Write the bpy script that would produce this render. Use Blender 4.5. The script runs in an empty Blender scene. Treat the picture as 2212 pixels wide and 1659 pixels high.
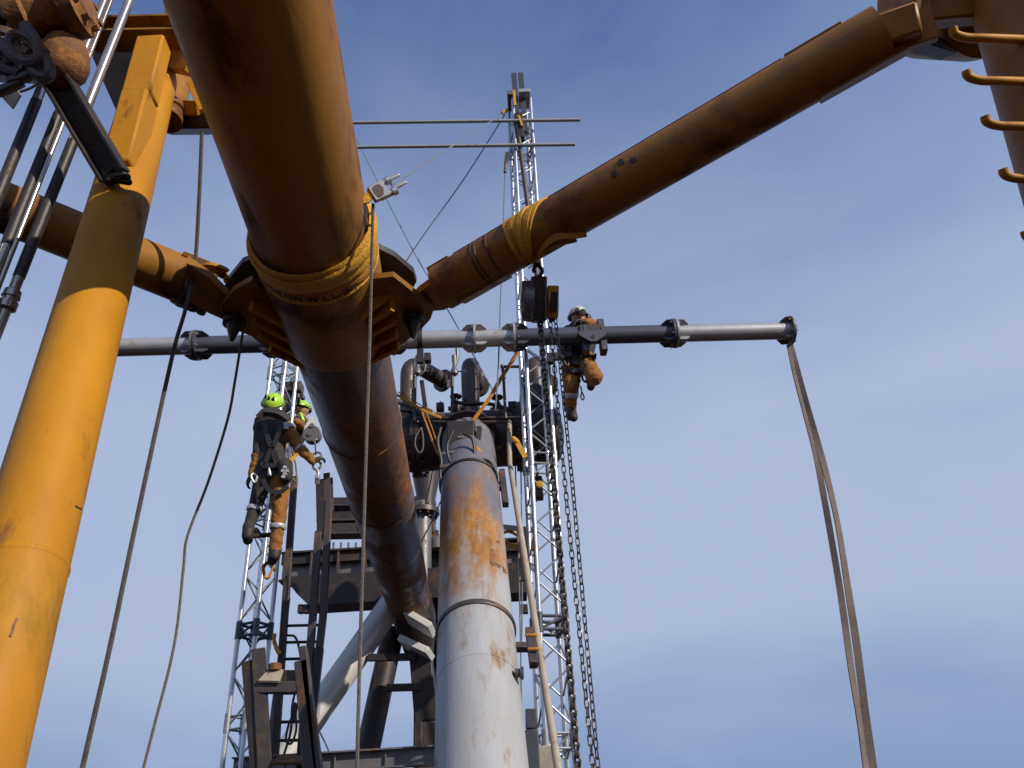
import bpy, bmesh, math, random
from mathutils import Vector, Matrix, noise
random.seed(7)
R = math.radians
scene = bpy.context.scene
C = scene.collection

# ------------------------------------------------------------------ camera, sky, sun, exposure
CAM = Vector((0, 0, 1.6))
PITCH, ROLL, FPX = R(30), R(-3.5), 1665.0          # focal length in pixels of a 2212 px wide picture
fw = Vector((0, math.cos(PITCH), math.sin(PITCH)))
r0 = Vector((1, 0, 0)); u0 = Vector((0, -math.sin(PITCH), math.cos(PITCH)))
rt = r0*math.cos(ROLL) + u0*math.sin(ROLL)
up = -r0*math.sin(ROLL) + u0*math.cos(ROLL)
cd = bpy.data.cameras.new('camera'); cam = bpy.data.objects.new('camera', cd); C.objects.link(cam)
cam.matrix_world = Matrix((( rt.x, up.x, -fw.x, CAM.x), (rt.y, up.y, -fw.y, CAM.y), (rt.z, up.z, -fw.z, CAM.z), (0, 0, 0, 1)))
cd.sensor_fit = 'HORIZONTAL'; cd.sensor_width = 36; cd.lens = 36*FPX/2212
cd.clip_start = 0.05; cd.clip_end = 20000
scene.camera = cam
SUN_AZ = Vector((math.sin(R(54)), -math.cos(R(54)), 0)); SUN_EL = R(29)
sdir = SUN_AZ*math.cos(SUN_EL) + Vector((0, 0, math.sin(SUN_EL)))
sl = bpy.data.lights.new('sun', 'SUN'); sl.energy = 4.9; sl.angle = R(0.5); sl.color = (1.0, 0.89, 0.74)
so = bpy.data.objects.new('sun', sl); C.objects.link(so); so.rotation_euler = sdir.to_track_quat('Z', 'Y').to_euler()
w = bpy.data.worlds.new('World'); scene.world = w; w.use_nodes = True
nt = w.node_tree; nt.nodes.clear()
def wn(t, **k):
    n = nt.nodes.new(t)
    for a, v in k.items(): setattr(n, a, v)
    return n
sky = wn('ShaderNodeTexSky', sky_type='NISHITA', sun_disc=False, sun_elevation=SUN_EL,
         sun_rotation=math.atan2(SUN_AZ.x, SUN_AZ.y), altitude=0, air_density=1.0, dust_density=0.6, ozone_density=2.5)
tint = wn('ShaderNodeMix', data_type='RGBA', blend_type='MULTIPLY'); tint.inputs['Factor'].default_value = 1
tint.inputs[7].default_value = (0.78, 0.97, 1.38, 1)
tc = wn('ShaderNodeTexCoord'); mp = wn('ShaderNodeMapping'); mp.inputs['Scale'].default_value = (1.0, 1.0, 2.3); mp.inputs['Rotation'].default_value = (0.12, 0.1, 0.5)
n1 = wn('ShaderNodeTexNoise'); n1.inputs['Scale'].default_value = 1.7; n1.inputs['Detail'].default_value = 9; n1.inputs['Roughness'].default_value = .52; n1.inputs['Distortion'].default_value = .4
rp = wn('ShaderNodeMapRange'); rp.inputs[1].default_value = .3; rp.inputs[2].default_value = .75; rp.inputs[3].default_value = -.12; rp.inputs[4].default_value = .32
sx = wn('ShaderNodeSeparateXYZ')
hz_ = wn('ShaderNodeValToRGB'); hz_.color_ramp.interpolation = 'EASE'
for k, (p_, v_) in enumerate(((.0, .92), (.07, .92), (.24, .9), (.42, .87), (.60, .60), (.84, .0))):
    e_ = hz_.color_ramp.elements[k] if k < 2 else hz_.color_ramp.elements.new(p_)
    e_.position = p_; e_.color = (v_, v_, v_, 1)
ad = wn('ShaderNodeMath', operation='ADD', use_clamp=True)
cm = wn('ShaderNodeMix', data_type='RGBA'); cm.inputs[7].default_value = (3.6, 4.35, 5.95, 1)
bg = wn('ShaderNodeBackground'); bg.inputs['Strength'].default_value = .115
wo = wn('ShaderNodeOutputWorld')
L = nt.links.new
L(sky.outputs[0], tint.inputs[6]); L(tc.outputs['Generated'], mp.inputs[0]); L(mp.outputs[0], n1.inputs[0]); L(n1.outputs[0], rp.inputs[0])
L(tc.outputs['Generated'], sx.inputs[0]); L(sx.outputs[2], hz_.inputs[0]); L(hz_.outputs[0], ad.inputs[0]); L(rp.outputs[0], ad.inputs[1])
lowc = wn('ShaderNodeMix', data_type='RGBA'); lowc.inputs[6].default_value = (2.15, 3.0, 5.0, 1); lowc.inputs[7].default_value = (3.6, 4.3, 5.95, 1)
lz = wn('ShaderNodeMath', operation='MULTIPLY_ADD'); lz.inputs[1].default_value = -.28; L(n1.outputs[0], lz.inputs[0]); L(sx.outputs[2], lz.inputs[2])
lr = wn('ShaderNodeMapRange'); lr.interpolation_type = 'SMOOTHSTEP'; lr.inputs[1].default_value = -.12; lr.inputs[2].default_value = .05; L(lz.outputs[0], lr.inputs[0]); L(lr.outputs[0], lowc.inputs['Factor']); L(lowc.outputs[2], cm.inputs[7])
L(ad.outputs[0], cm.inputs['Factor']); L(tint.outputs[2], cm.inputs[6]); L(cm.outputs[2], bg.inputs[0]); L(bg.outputs[0], wo.inputs[0])
vs = scene.view_settings; vs.view_transform = 'Standard'; vs.look = 'None'; vs.gamma = 1; vs.use_curve_mapping = False; vs.exposure = 0.0

# ------------------------------------------------------------------ placing helpers
def ray(x, y): return rt*((x-1106)/FPX) + up*((829.5-y)/FPX) + fw
def P(x, y, d): return CAM + ray(x, y)*d                            # sighting at depth d
def PY(x, y, Y): r = ray(x, y); return CAM + r*((Y-CAM.y)/r.y)      # sighting on the wall y = Y
def PZ(x, y, z): r = ray(x, y); return CAM + r*((z-CAM.z)/r.z)      # sighting on the level z
def N(x, y, d): return P(x/1.1718, y/1.1718, d)
def NY(x, y, Y): return PY(x/1.1718, y/1.1718, Y)
def proj(p):
    q = p-CAM; d = q.dot(fw); return (1106+FPX*q.dot(rt)/d, 829.5-FPX*q.dot(up)/d, d)
def on_line(a, b, y):                                               # the point of line a-b that shows at picture row y
    lo, hi = 0.0, 1.0
    ya, yb = proj(a)[1], proj(b)[1]
    for _ in range(40):
        m = (lo+hi)/2
        if (proj(a.lerp(b, m))[1] - y)*(ya-y) > 0: lo = m
        else: hi = m
    return a.lerp(b, (lo+hi)/2)

# ------------------------------------------------------------------ materials
def mat(name, base, var=None, rough=.5, metal=0.0, scale=6.0, rust=None, rust_amt=0.0, rust_scale=3.0, bump=.15, bump_scale=30, streak_or_shade=None, upper=None, align=None, spec=.5, speck=None, stretch=(1,1,1)):
    base = tuple(c*.84 for c in base); var = tuple(c*.84 for c in var) if var else None
    m = bpy.data.materials.new(name); m.use_nodes = True
    t = m.node_tree; b = t.nodes['Principled BSDF']; l = t.links.new
    co = t.nodes.new('ShaderNodeTexCoord'); mapn = t.nodes.new('ShaderNodeMapping'); mapn.inputs['Scale'].default_value = stretch
    l(co.outputs['Object'], mapn.inputs[0])
    if align:                                                        # turn the pipe's own axis upright first, then stretch
        m0 = t.nodes.new('ShaderNodeMapping'); m0.inputs['Rotation'].default_value = align; l(co.outputs['Object'], m0.inputs[0]); l(m0.outputs[0], mapn.inputs[0])
    def nz(s, det=6, ro=.6):
        n = t.nodes.new('ShaderNodeTexNoise'); n.inputs['Scale'].default_value = s; n.inputs['Detail'].default_value = det; n.inputs['Roughness'].default_value = ro
        l(mapn.outputs[0], n.inputs[0]); return n.outputs[0]
    def ramp(src, a, c):
        r = t.nodes.new('ShaderNodeMapRange'); r.inputs[1].default_value = a; r.inputs[2].default_value = c; l(src, r.inputs[0]); return r.outputs[0]
    def mix(f, a, c):
        x = t.nodes.new('ShaderNodeMix'); x.data_type = 'RGBA'
        if isinstance(f, float): x.inputs[0].default_value = f
        else: l(f, x.inputs[0])
        for i, v in ((6, a), (7, c)):
            if isinstance(v, tuple): x.inputs[i].default_value = (*v, 1)
            else: l(v, x.inputs[i])
        return x.outputs[2]
    col = mix(ramp(nz(scale), .35, .68), base, var or tuple(c*.72 for c in base))
    rgh = None
    if rust:
        f = ramp(nz(rust_scale, 9, .68), .62-.3*rust_amt, .72-.25*rust_amt)
        rc = mix(ramp(nz(rust_scale*6, 6, .7), .35, .65), rust, tuple(c*.42 for c in rust))
        col = mix(f, col, rc); rgh = f
    if speck:
        f = ramp(nz(bump_scale*1.4, 4, .7), .66, .72); col = mix(f, col, speck)
    if upper:                                                        # shade on the pipe's upper end painted in past an uneven edge: (colour, start)
        a = t.nodes.new('ShaderNodeAttribute'); a.attribute_name = 'along'
        k = t.nodes.new('ShaderNodeMath'); k.operation = 'MULTIPLY_ADD'; l(nz(2.6, 9, .68), k.inputs[0]); k.inputs[1].default_value = 1.1; l(a.outputs['Fac'], k.inputs[2])
        col = mix(ramp(k.outputs[0], upper[1]+.50, upper[1]+.62), col, mix(ramp(nz(3, 6, .6), .4, .65), upper[0], tuple(c*.75 for c in upper[0])))
    if streak_or_shade:                                                       # (colour, from, to): stain, or the leg's painted shade band, along the part's length
        colr, lo, hi = streak_or_shade
        a = t.nodes.new('ShaderNodeAttribute'); a.attribute_name = 'along'
        s = t.nodes.new('ShaderNodeMath'); s.operation = 'ADD'
        nn = ramp(nz(2.3, 8, .65), .3, .7)
        k = t.nodes.new('ShaderNodeMath'); k.operation = 'MULTIPLY_ADD'; l(nn, k.inputs[0]); k.inputs[1].default_value = (hi-lo)*.9; k.inputs[2].default_value = -(hi-lo)*.45
        l(a.outputs['Fac'], s.inputs[0]); l(k.outputs[0], s.inputs[1])
        up_ = ramp(s.outputs[0], lo, lo+(hi-lo)*.35); dn = ramp(s.outputs[0], hi, hi-(hi-lo)*.35)
        mu = t.nodes.new('ShaderNodeMath'); mu.operation = 'MULTIPLY'; l(up_, mu.inputs[0]); l(dn, mu.inputs[1])
        mm = t.nodes.new('ShaderNodeMath'); mm.operation = 'MULTIPLY'; l(mu.outputs[0], mm.inputs[0]); l(ramp(nz(4.0, 8, .7), .3, .5), mm.inputs[1])
        col = mix(mm.outputs[0], col, mix(ramp(nz(9, 6, .7), .35, .7), colr, tuple(c*.45 for c in colr)))
    l(col, b.inputs['Base Color']); b.inputs['Metallic'].default_value = metal; b.inputs['Roughness'].default_value = rough
    b.inputs['Specular IOR Level'].default_value = spec
    if rgh is not None:
        q = t.nodes.new('ShaderNodeMapRange'); q.inputs[3].default_value = rough; q.inputs[4].default_value = .85; l(rgh, q.inputs[0]); l(q.outputs[0], b.inputs['Roughness'])
        if metal > 0:
            q = t.nodes.new('ShaderNodeMapRange'); q.inputs[3].default_value = metal; q.inputs[4].default_value = 0; l(rgh, q.inputs[0]); l(q.outputs[0], b.inputs['Metallic'])
    if bump:
        bn = t.nodes.new('ShaderNodeBump'); bn.inputs['Strength'].default_value = bump; bn.inputs['Distance'].default_value = .02
        l(nz(bump_scale, 5, .6), bn.inputs['Height']); l(bn.outputs[0], b.inputs['Normal'])
    return m
GAX = (P(1013, 1000, 8.1)-P(1040, 1659, 4.72)).rotation_difference(Vector((0, 0, 1))).to_euler(); RUST = (.26, .10, .035); STK = (3.5, 5.5); LEG_SHADE = (2.08, 2.52); UPK = 4.7
M = dict(
    yellow=mat('yellow_paint', (.53, .235, .012), (.40, .165, .012), .55, spec=.18, scale=3.2, rust=(.17, .075, .03), rust_amt=.17, rust_scale=5.2, bump=.14, bump_scale=14, stretch=(1,1,.35), speck=(.30, .13, .02), streak_or_shade=((.42, .20, .02), LEG_SHADE[0], LEG_SHADE[1])),  # duller ochre band: a shade band low on the leg, painted in
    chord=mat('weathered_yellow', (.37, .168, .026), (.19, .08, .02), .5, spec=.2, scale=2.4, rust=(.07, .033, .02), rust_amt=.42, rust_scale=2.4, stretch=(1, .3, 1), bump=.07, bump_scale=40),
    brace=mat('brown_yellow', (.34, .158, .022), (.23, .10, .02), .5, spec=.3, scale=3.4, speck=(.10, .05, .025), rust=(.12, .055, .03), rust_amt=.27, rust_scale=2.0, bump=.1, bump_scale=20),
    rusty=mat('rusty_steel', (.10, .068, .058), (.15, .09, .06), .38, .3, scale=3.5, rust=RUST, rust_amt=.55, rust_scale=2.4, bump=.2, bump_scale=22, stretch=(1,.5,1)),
    heavyrust=mat('heavy_rust', (.24, .095, .03), (.12, .05, .022), .8, scale=7, rust=(.40, .17, .03), rust_amt=.4, rust_scale=8, bump=.5, bump_scale=26),
    dark=mat('dark_steel', (.024, .02, .022), (.04, .031, .031), .5, .1, scale=5, rust=(.09, .042, .02), rust_amt=.25, rust_scale=4, bump=.15),
    darkgrey=mat('dark_grey_paint', (.075, .083, .112), (.09, .094, .12), .38, .2, scale=4, bump=.08, rust=(.1, .07, .05), rust_amt=.0),
    header=mat('manifold_steel', (.05, .042, .043), (.075, .055, .048), .42, .2, scale=3, rust=(.13, .058, .026), rust_amt=.25, rust_scale=3.2, bump=.15),
    midgrey=mat('grey_steel', (.15, .15, .165), (.20, .197, .205), .42, .3, scale=4, rust=(.2, .1, .05), rust_amt=.2, rust_scale=4, bump=.12),
    bracket=mat('rust_streaked_steel', (.085, .07, .073), (.06, .05, .054), .5, .2, scale=4, rust=(.20, .088, .032), rust_amt=.3, rust_scale=5, bump=.2),
    alu=mat('bright_aluminium', (.72, .74, .78), (.60, .63, .68), .28, .75, scale=7, bump=.05),
    aludull=mat('dull_aluminium', (.42, .44, .48), (.33, .35, .39), .4, .6, scale=7, bump=.06),
    galv=mat('galvanised_tube', (.42, .43, .46), (.52, .52, .54), .38, .4, scale=8, bump=.06, rust=(.3, .27, .22), rust_amt=.1, rust_scale=6),
    greypipe=mat('light_grey_coating', (.41, .435, .475), (.33, .32, .315), .5, scale=1.7, rust=(.30, .21, .13), rust_amt=.24, rust_scale=3.6, bump=.12, bump_scale=24, streak_or_shade=((.36, .17, .04), STK[0], STK[1]), upper=((.15, .145, .175), UPK), align=GAX, stretch=(1.5, 1.5, .5), speck=(.36, .30, .24)),
    bluesteel=mat('blue_grey_steel', (.13, .13, .16), (.10, .095, .11), .45, .15, scale=2.5, rust=(.19, .095, .04), rust_amt=.2, rust_scale=3, bump=.12),
    silver=mat('silver_paint', (.66, .64, .61), (.56, .54, .51), .42, .2, scale=3, bump=.1),
    webyel=mat('yellow_webbing', (.70, .38, .03), (.56, .27, .02), .75, scale=9, bump=.5, bump_scale=70),
    weborg=mat('orange_webbing', (.55, .25, .025), (.36, .15, .02), .8, scale=12, bump=.4, bump_scale=60),
    webgrey=mat('brown_grey_webbing', (.20, .155, .135), (.13, .105, .10), .85, scale=5, bump=.4, bump_scale=60),
    rope=mat('grey_rope', (.19, .165, .15), (.13, .115, .11), .85, scale=30, bump=.5, bump_scale=120),
    ropedark=mat('dark_rope', (.06, .052, .052), (.10, .085, .08), .85, scale=30, bump=.5, bump_scale=120),
    wire=mat('steel_wire', (.20, .22, .26), (.26, .28, .32), .5, .3, scale=30, bump=0),
    chain=mat('chain_steel', (.16, .145, .14), (.10, .09, .09), .38, .75, scale=40, rust=(.12, .06, .03), rust_amt=.25, rust_scale=14, bump=.1),
    chrome=mat('steel_rod', (.50, .47, .44), (.38, .34, .32), .24, .8, scale=7, rust=(.22, .13, .07), rust_amt=.15, rust_scale=6, bump=.05),
    coverall=mat('orange_coverall', (.34, .145, .022), (.22, .085, .016), .85, scale=7, bump=.7, bump_scale=24),
    vest=mat('dark_vest', (.028, .024, .026), (.05, .042, .042), .85, scale=18, bump=.5, bump_scale=40),
    boot=mat('boot_leather', (.03, .026, .027), None, .6, scale=20, bump=.2),
    glove=mat('dark_glove', (.035, .03, .03), None, .8, scale=20, bump=.3),
    skin=mat('skin', (.42, .22, .15), (.36, .18, .12), .55, scale=14, bump=.1),
    tape=mat('reflective_tape', (.52, .52, .55), None, .35, .2, scale=20, bump=.05),
    lime=mat('lime_plastic', (.42, .72, .06), (.36, .62, .05), .3, scale=9, bump=.02),
    white=mat('white_plastic', (.72, .72, .72), (.6, .6, .6), .35, scale=9, bump=.03),
    black=mat('black_rubber', (.02, .018, .018), None, .5, scale=9, bump=.1),
    hoistgrey=mat('hoist_grey', (.17, .17, .19), (.13, .125, .135), .4, .3, scale=8, bump=.1, rust=(.2, .11, .05), rust_amt=.1, rust_scale=8),
    hoistyel=mat('hoist_yellow', (.64, .33, .025), (.55, .27, .02), .4, scale=8, bump=.05),
    ink=mat('black_ink', (.02, .016, .014), None, .8, bump=0),
    beige=mat('beige_panel', (.42, .38, .32), (.33, .28, .22), .6, scale=6, rust=RUST, rust_amt=.2, rust_scale=7, bump=.1),
    deck=mat('deck_plate', (.036, .015, .011), (.028, .013, .011), .9, spec=.1, scale=1.2, rust=(.05, .028, .018), rust_amt=.2, rust_scale=1.5, bump=.3, bump_scale=20),
    sea=mat('sea_water', (.012, .028, .045), (.02, .04, .06), .12, scale=.02, bump=.6, bump_scale=.35),
)

# ------------------------------------------------------------------ mesh builder
def frame(d, hint=None):
    d = d.normalized(); h = hint or (Vector((0, 0, 1)) if abs(d.z) < .9 else Vector((1, 0, 0)))
    x = (h - d*h.dot(d)).normalized(); return x, d.cross(x), d
class MB:
    def __init__(s): s.v = []; s.f = []; s.a = []; s.mi = []; s.cur = 0
    def add(s, vs, fs, al=None):
        o = len(s.v); s.v += [Vector(q) for q in vs]; s.a += list(al) if al else [0.0]*len(vs)
        for f in fs: s.f.append([i+o for i in f]); s.mi.append(s.cur)
        return s
    def lathe(s, p, d, prof, n=24, closed=False, a0=0.0):           # prof: (distance along d, radius)
        x, y, z = frame(d); vs = []; al = []; fs = []
        for t, r in prof:
            for i in range(n):
                a = 2*math.pi*i/n + a0; vs.append(p + z*t + (x*math.cos(a) + y*math.sin(a))*r); al.append(t)
        m = len(prof)
        for j in range(m-1 if not closed else m):
            k = (j+1) % m
            for i in range(n):
                q = (i+1) % n; fs.append((j*n+i, j*n+q, k*n+q, k*n+i))
        if not closed:
            if prof[0][1] > 1e-5: fs.append(tuple(reversed(range(n))))
            if prof[-1][1] > 1e-5: fs.append(tuple((m-1)*n+i for i in range(n)))
        return s.add(vs, fs, al)
    def tube(s, a, b, r, r2=None, n=20):
        d = b-a; return s.lathe(a, d, [(0, r), (d.length, r if r2 is None else r2)], n)
    def pipe(s, a, b, r, w, n=28):                                   # hollow tube
        d = b-a; h = d.length; return s.lathe(a, d, [(0, r-w), (0, r), (h, r), (h, r-w)], n, closed=True)
    def poly(s, pts, r, n=8, rad=None):                              # round line through points
        m = len(pts); vs = []; fs = []; al = []; x = None; t = 0
        for j, p in enumerate(pts):
            d = (pts[min(j+1, m-1)] - pts[max(j-1, 0)]).normalized()
            if x is None: x = frame(d)[0]
            x = (x - d*x.dot(d)).normalized(); y = d.cross(x); q = rad[j] if rad else r
            if j: t += (p-pts[j-1]).length
            for i in range(n):
                a = 2*math.pi*i/n; vs.append(p + (x*math.cos(a)+y*math.sin(a))*q); al.append(t)
        for j in range(m-1):
            for i in range(n):
                k = (i+1) % n; fs.append((j*n+i, j*n+k, (j+1)*n+k, (j+1)*n+i))
        fs += [tuple(reversed(range(n))), tuple((m-1)*n+i for i in range(n))]
        return s.add(vs, fs, al)
    def band(s, pts, wdir, wid, th):                                 # flat strap through points; wdir = width direction(s)
        m = len(pts); vs = []; fs = []; al = []; t = 0
        for j, p in enumerate(pts):
            d = (pts[min(j+1, m-1)] - pts[max(j-1, 0)]).normalized(); wv = wdir[j] if isinstance(wdir, list) else wdir
            if j: t += (p-pts[j-1]).length
            x = (wv - d*wv.dot(d)).normalized(); y = d.cross(x)
            ww = wid[j] if isinstance(wid, list) else wid
            for sx, sy in ((-1, -1), (1, -1), (1, 1), (-1, 1)): vs.append(p + x*sx*ww/2 + y*sy*th/2); al.append(t)
        for j in range(m-1):
            for i in range(4):
                k = (i+1) % 4; fs.append((j*4+i, j*4+k, (j+1)*4+k, (j+1)*4+i))
        fs += [(3, 2, 1, 0), tuple((m-1)*4+i for i in range(4))]
        return s.add(vs, fs, al)
    def box(s, c, x, y, z):                                          # half-axes; edges slightly bevelled
        X, Y, Z = Vector(x), Vector(y), Vector(z); b = min(X.length, Y.length, Z.length)*.16
        fx, fy, fz = 1-b/X.length, 1-b/Y.length, 1-b/Z.length; vs = []; idx = {}
        for sx in (-1, 1):
            for sy in (-1, 1):
                for sz in (-1, 1):
                    for k, (ax, ay, az) in enumerate(((1, fy, fz), (fx, 1, fz), (fx, fy, 1))):
                        idx[sx, sy, sz, k] = len(vs); vs.append(c + X*sx*ax + Y*sy*ay + Z*sz*az)
        fs = []
        g = lambda *q: idx[q]
        for q in (-1, 1):
            fs.append((g(q,-1,-1,0), g(q,1,-1,0), g(q,1,1,0), g(q,-1,1,0))); fs.append((g(-1,q,-1,1), g(1,q,-1,1), g(1,q,1,1), g(-1,q,1,1))); fs.append((g(-1,-1,q,2), g(1,-1,q,2), g(1,1,q,2), g(-1,1,q,2)))
            for p in (-1, 1):
                fs.append((g(-1,q,p,1), g(1,q,p,1), g(1,q,p,2), g(-1,q,p,2))); fs.append((g(q,-1,p,0), g(q,1,p,0), g(q,1,p,2), g(q,-1,p,2))); fs.append((g(q,p,-1,0), g(q,p,1,0), g(q,p,1,1), g(q,p,-1,1)))
                for o in (-1, 1): fs.append((g(q,p,o,0), g(q,p,o,1), g(q,p,o,2)))
        return s.add(vs, fs)
    def bar(s, a, b, wv, w_, t_):                                    # rectangular bar from a to b; wv gives the width direction
        d = b-a; z = d.normalized(); x = (wv - z*wv.dot(z)).normalized(); y = z.cross(x)
        return s.box((a+b)/2, x*w_/2, y*t_/2, d/2)
    def plate(s, pts, nrm, th):                                      # polygon with thickness th centred on it
        n = nrm.normalized()*th/2; m = len(pts)
        return s.add([p+n for p in pts] + [p-n for p in pts], [tuple(range(m)), tuple(reversed(range(m, 2*m)))] + [(i, (i+1) % m, m+(i+1) % m, m+i) for i in range(m)])
    def channel(s, a, b, wv, w_, fl, t_):                            # U section: web w_ wide along wv, flanges fl deep
        d = (b-a).normalized(); x = (wv - d*wv.dot(d)).normalized(); y = d.cross(x)
        s.bar(a, b, x, w_, t_)
        for q in (-1, 1): o = x*q*(w_/2-t_/2) + y*(fl/2+t_/2+.001); s.bar(a+o, b+o, y, fl, t_)
        return s
    def capsule(s, a, b, ra, rb, n=14, sx=1.0, xd=None):
        d = b-a; h = d.length; d = d.normalized() if h > 1e-6 else Vector((0, 0, 1)); x, y, z = frame(d, xd)
        prof = [(-ra*math.cos(k*math.pi/10), ra*math.sin(k*math.pi/10)) for k in range(0, 6)] + [(h+rb*math.sin(k*math.pi/10), rb*math.cos(k*math.pi/10)) for k in range(0, 6)]
        vs = []; fs = []
        for t, r in prof:
            for i in range(n):
                an = 2*math.pi*i/n; vs.append(a + z*t + x*math.cos(an)*max(r, 1e-4)*sx + y*math.sin(an)*max(r, 1e-4))
        for j in range(len(prof)-1):
            for i in range(n):
                k = (i+1) % n; fs.append((j*n+i, j*n+k, (j+1)*n+k, (j+1)*n+i))
        fs += [tuple(reversed(range(n))), tuple((len(prof)-1)*n+i for i in range(n))]
        return s.add(vs, fs)
    def build(s, name, m, parent=None, origin=None, smooth=True, angle=38):
        o0 = origin if origin is not None else (Vector(parent['base']) if parent is not None and 'base' in parent else Vector((0, 0, 0)))
        me = bpy.data.meshes.new(name); me.from_pydata([p-o0 for p in s.v], [], s.f); me.update()
        at = me.attributes.new('along', 'FLOAT', 'POINT'); at.data.foreach_set('value', s.a)
        bm = bmesh.new(); bm.from_mesh(me); bmesh.ops.recalc_face_normals(bm, faces=bm.faces); bm.to_mesh(me); bm.free()
        for k in (m if isinstance(m, list) else [m]): me.materials.append(M[k] if isinstance(k, str) else k)
        if isinstance(m, list): me.polygons.foreach_set('material_index', s.mi)
        if smooth:
            me.polygons.foreach_set('use_smooth', [True]*len(me.polygons)); me.set_sharp_from_angle(angle=R(angle))
        o = bpy.data.objects.new(name, me); C.objects.link(o)
        if parent is not None:
            o.parent = parent
            if parent.type == 'EMPTY': o.location = (0, 0, 0)
            o['base'] = list(o0)
        else: o.location = o0; o['base'] = list(o0)
        return o
def tag(o, label, cat, group=None):
    o['label'] = label; o['category'] = cat
    if group: o['group'] = group
    return o
def thing(name, loc, label, cat, group=None):
    o = bpy.data.objects.new(name, None); C.objects.link(o); o.location = loc; o['base'] = list(loc); o.empty_display_size = .1
    return tag(o, label, cat, group)
def dup(o, parent, loc=None, rot=None):
    c = o.copy(); C.objects.link(c); c.parent = parent
    if loc is not None: c.location = loc
    if rot is not None: c.rotation_euler = rot
    return c
def curve(pts, n=8):                                                 # Catmull-Rom through points
    out = []
    q = [pts[0]*2-pts[1]] + list(pts) + [pts[-1]*2-pts[-2]]
    for i in range(1, len(q)-2):
        a, b, c, d = q[i-1], q[i], q[i+1], q[i+2]
        for k in range(n):
            t = k/n; out.append(.5*((2*b) + (c-a)*t + (2*a-5*b+4*c-d)*t*t + (3*b-a-3*c+d)*t**3))
    return out + [pts[-1]]
UZ = Vector((0, 0, 1)); UX = Vector((1, 0, 0)); UY = Vector((0, 1, 0))

# ------------------------------------------------------------------ the setting below: sea and the deck one stands on
s = MB(); s.add([(-8000, -8000, -22), (8000, -8000, -22), (8000, 8000, -22), (-8000, 8000, -22)], [(0, 1, 2, 3)])
o = s.build('sea', 'sea'); o['kind'] = 'structure'
s = MB(); s.box(Vector((0, 8, -.2)), UX*45, UY*45, UZ*.2)
for x in (-30, 30):
    for y in (-25, 40): s.tube(Vector((x, y, -.4)), Vector((x, y, -24)), .6)
o = s.build('deck', 'deck'); o['kind'] = 'structure'

# ------------------------------------------------------------------ main overhead tube with its node
A0, A1 = P(694, 580, 4.4), P(883, 1290, 10.8); A1.z = A0.z + .02
ax = (A1-A0).normalized(); RC = .31
def chord_at(y): return on_line(A0-ax*3, A1+ax, y)
def hit(x, y, A, d_, r):                                              # where the sighting meets a tube, as a point of its axis
    q = ray(x, y).normalized(); w0 = CAM-A; qa = q - d_*q.dot(d_); wa = w0 - d_*w0.dot(d_)
    a, b, c = qa.dot(qa), 2*qa.dot(wa), wa.dot(wa)-r*r; t = (-b-math.sqrt(max(0, b*b-4*a*c)))/(2*a)
    return A + d_*((CAM+q*t-A).dot(d_))
S0, S1 = hit(690, 660, A0, ax, RC+.02), hit(722, 803, A0, ax, RC+.02)    # the sleeve's ends along the axis
cx = ax.cross(UZ).normalized()                                       # to the right
cz = cx.cross(ax)
boom = thing('boom_tube', S0, 'huge weathered overhead tube with a yellow lugged sleeve and a rusty far half', 'steel tube')
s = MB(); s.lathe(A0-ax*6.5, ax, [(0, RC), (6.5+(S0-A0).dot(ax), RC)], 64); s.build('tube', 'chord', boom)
s = MB()
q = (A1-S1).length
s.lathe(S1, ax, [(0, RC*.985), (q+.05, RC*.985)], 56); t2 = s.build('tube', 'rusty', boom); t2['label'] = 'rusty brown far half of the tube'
s = MB(); h = (S1-S0).length
s.lathe(S0, ax, [(-.03, RC+.001), (-.02, RC+.022), (.03, RC+.026), (h-.03, RC+.026), (h+.012, RC+.018), (h+.02, RC-.01)], 64); sleeve = s.build('sleeve', 'brace', boom)
for y in (915, 1075):
    c = chord_at(y); s = MB(); s.lathe(c, ax, [(-.018, RC*.984), (-.008, RC+.004), (.008, RC+.004), (.018, RC*.984)], 48); s.build('weld_seam', 'rusty', boom)
zl = A0.z-.14; zu = A0.z+.2
def lug(ptsP, z, th, name='lug_plate', m='brace'):
    s = MB(); s.plate([PZ(x, y, z) for x, y in ptsP], UZ, th); return s.build(name, m, boom)
lug([(745, 615), (812, 596), (850, 592), (888, 622), (925, 652), (936, 666), (930, 684), (912, 704), (868, 740), (800, 778), (745, 760)], zl, .035)
s = MB(); q_ = [P(x, y, 4.40) for x, y in ((766, 668), (850, 620), (851, 642), (778, 692))]; s.plate(q_, sdir*.6-fw*.8, .03); s.build('end_plate', 'yellow', boom)
lug([(610, 660), (545, 600), (505, 622), (482, 652), (476, 672), (484, 690), (505, 705), (545, 722), (592, 760), (650, 790), (690, 770)], zl, .035)
lug([(745, 545), (812, 528), (852, 548), (893, 583), (900, 603), (886, 628), (840, 640), (745, 640)], zu, .04, m='dark')
lug([(610, 600), (545, 553), (524, 562), (490, 604), (484, 622), (500, 640), (560, 650), (610, 640)], zu, .04, m='dark')
for pa, pb, hh in (((768, 690), (849, 640), .085), ((776, 712), (855, 672), .075), ((784, 737), (858, 702), .075), ((795, 762), (862, 730), .07),
                   ((640, 690), (545, 640), .08), ((645, 722), (550, 672), .07), ((655, 752), (562, 702), .07), ((668, 778), (585, 737), .06)):
    a, b = PZ(*pa, zl), PZ(*pb, zl); a.z = b.z = zl-.018-hh/2
    s = MB(); s.bar(a, b, UZ, hh, .034); s.build('rib', 'yellow', boom)
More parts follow.
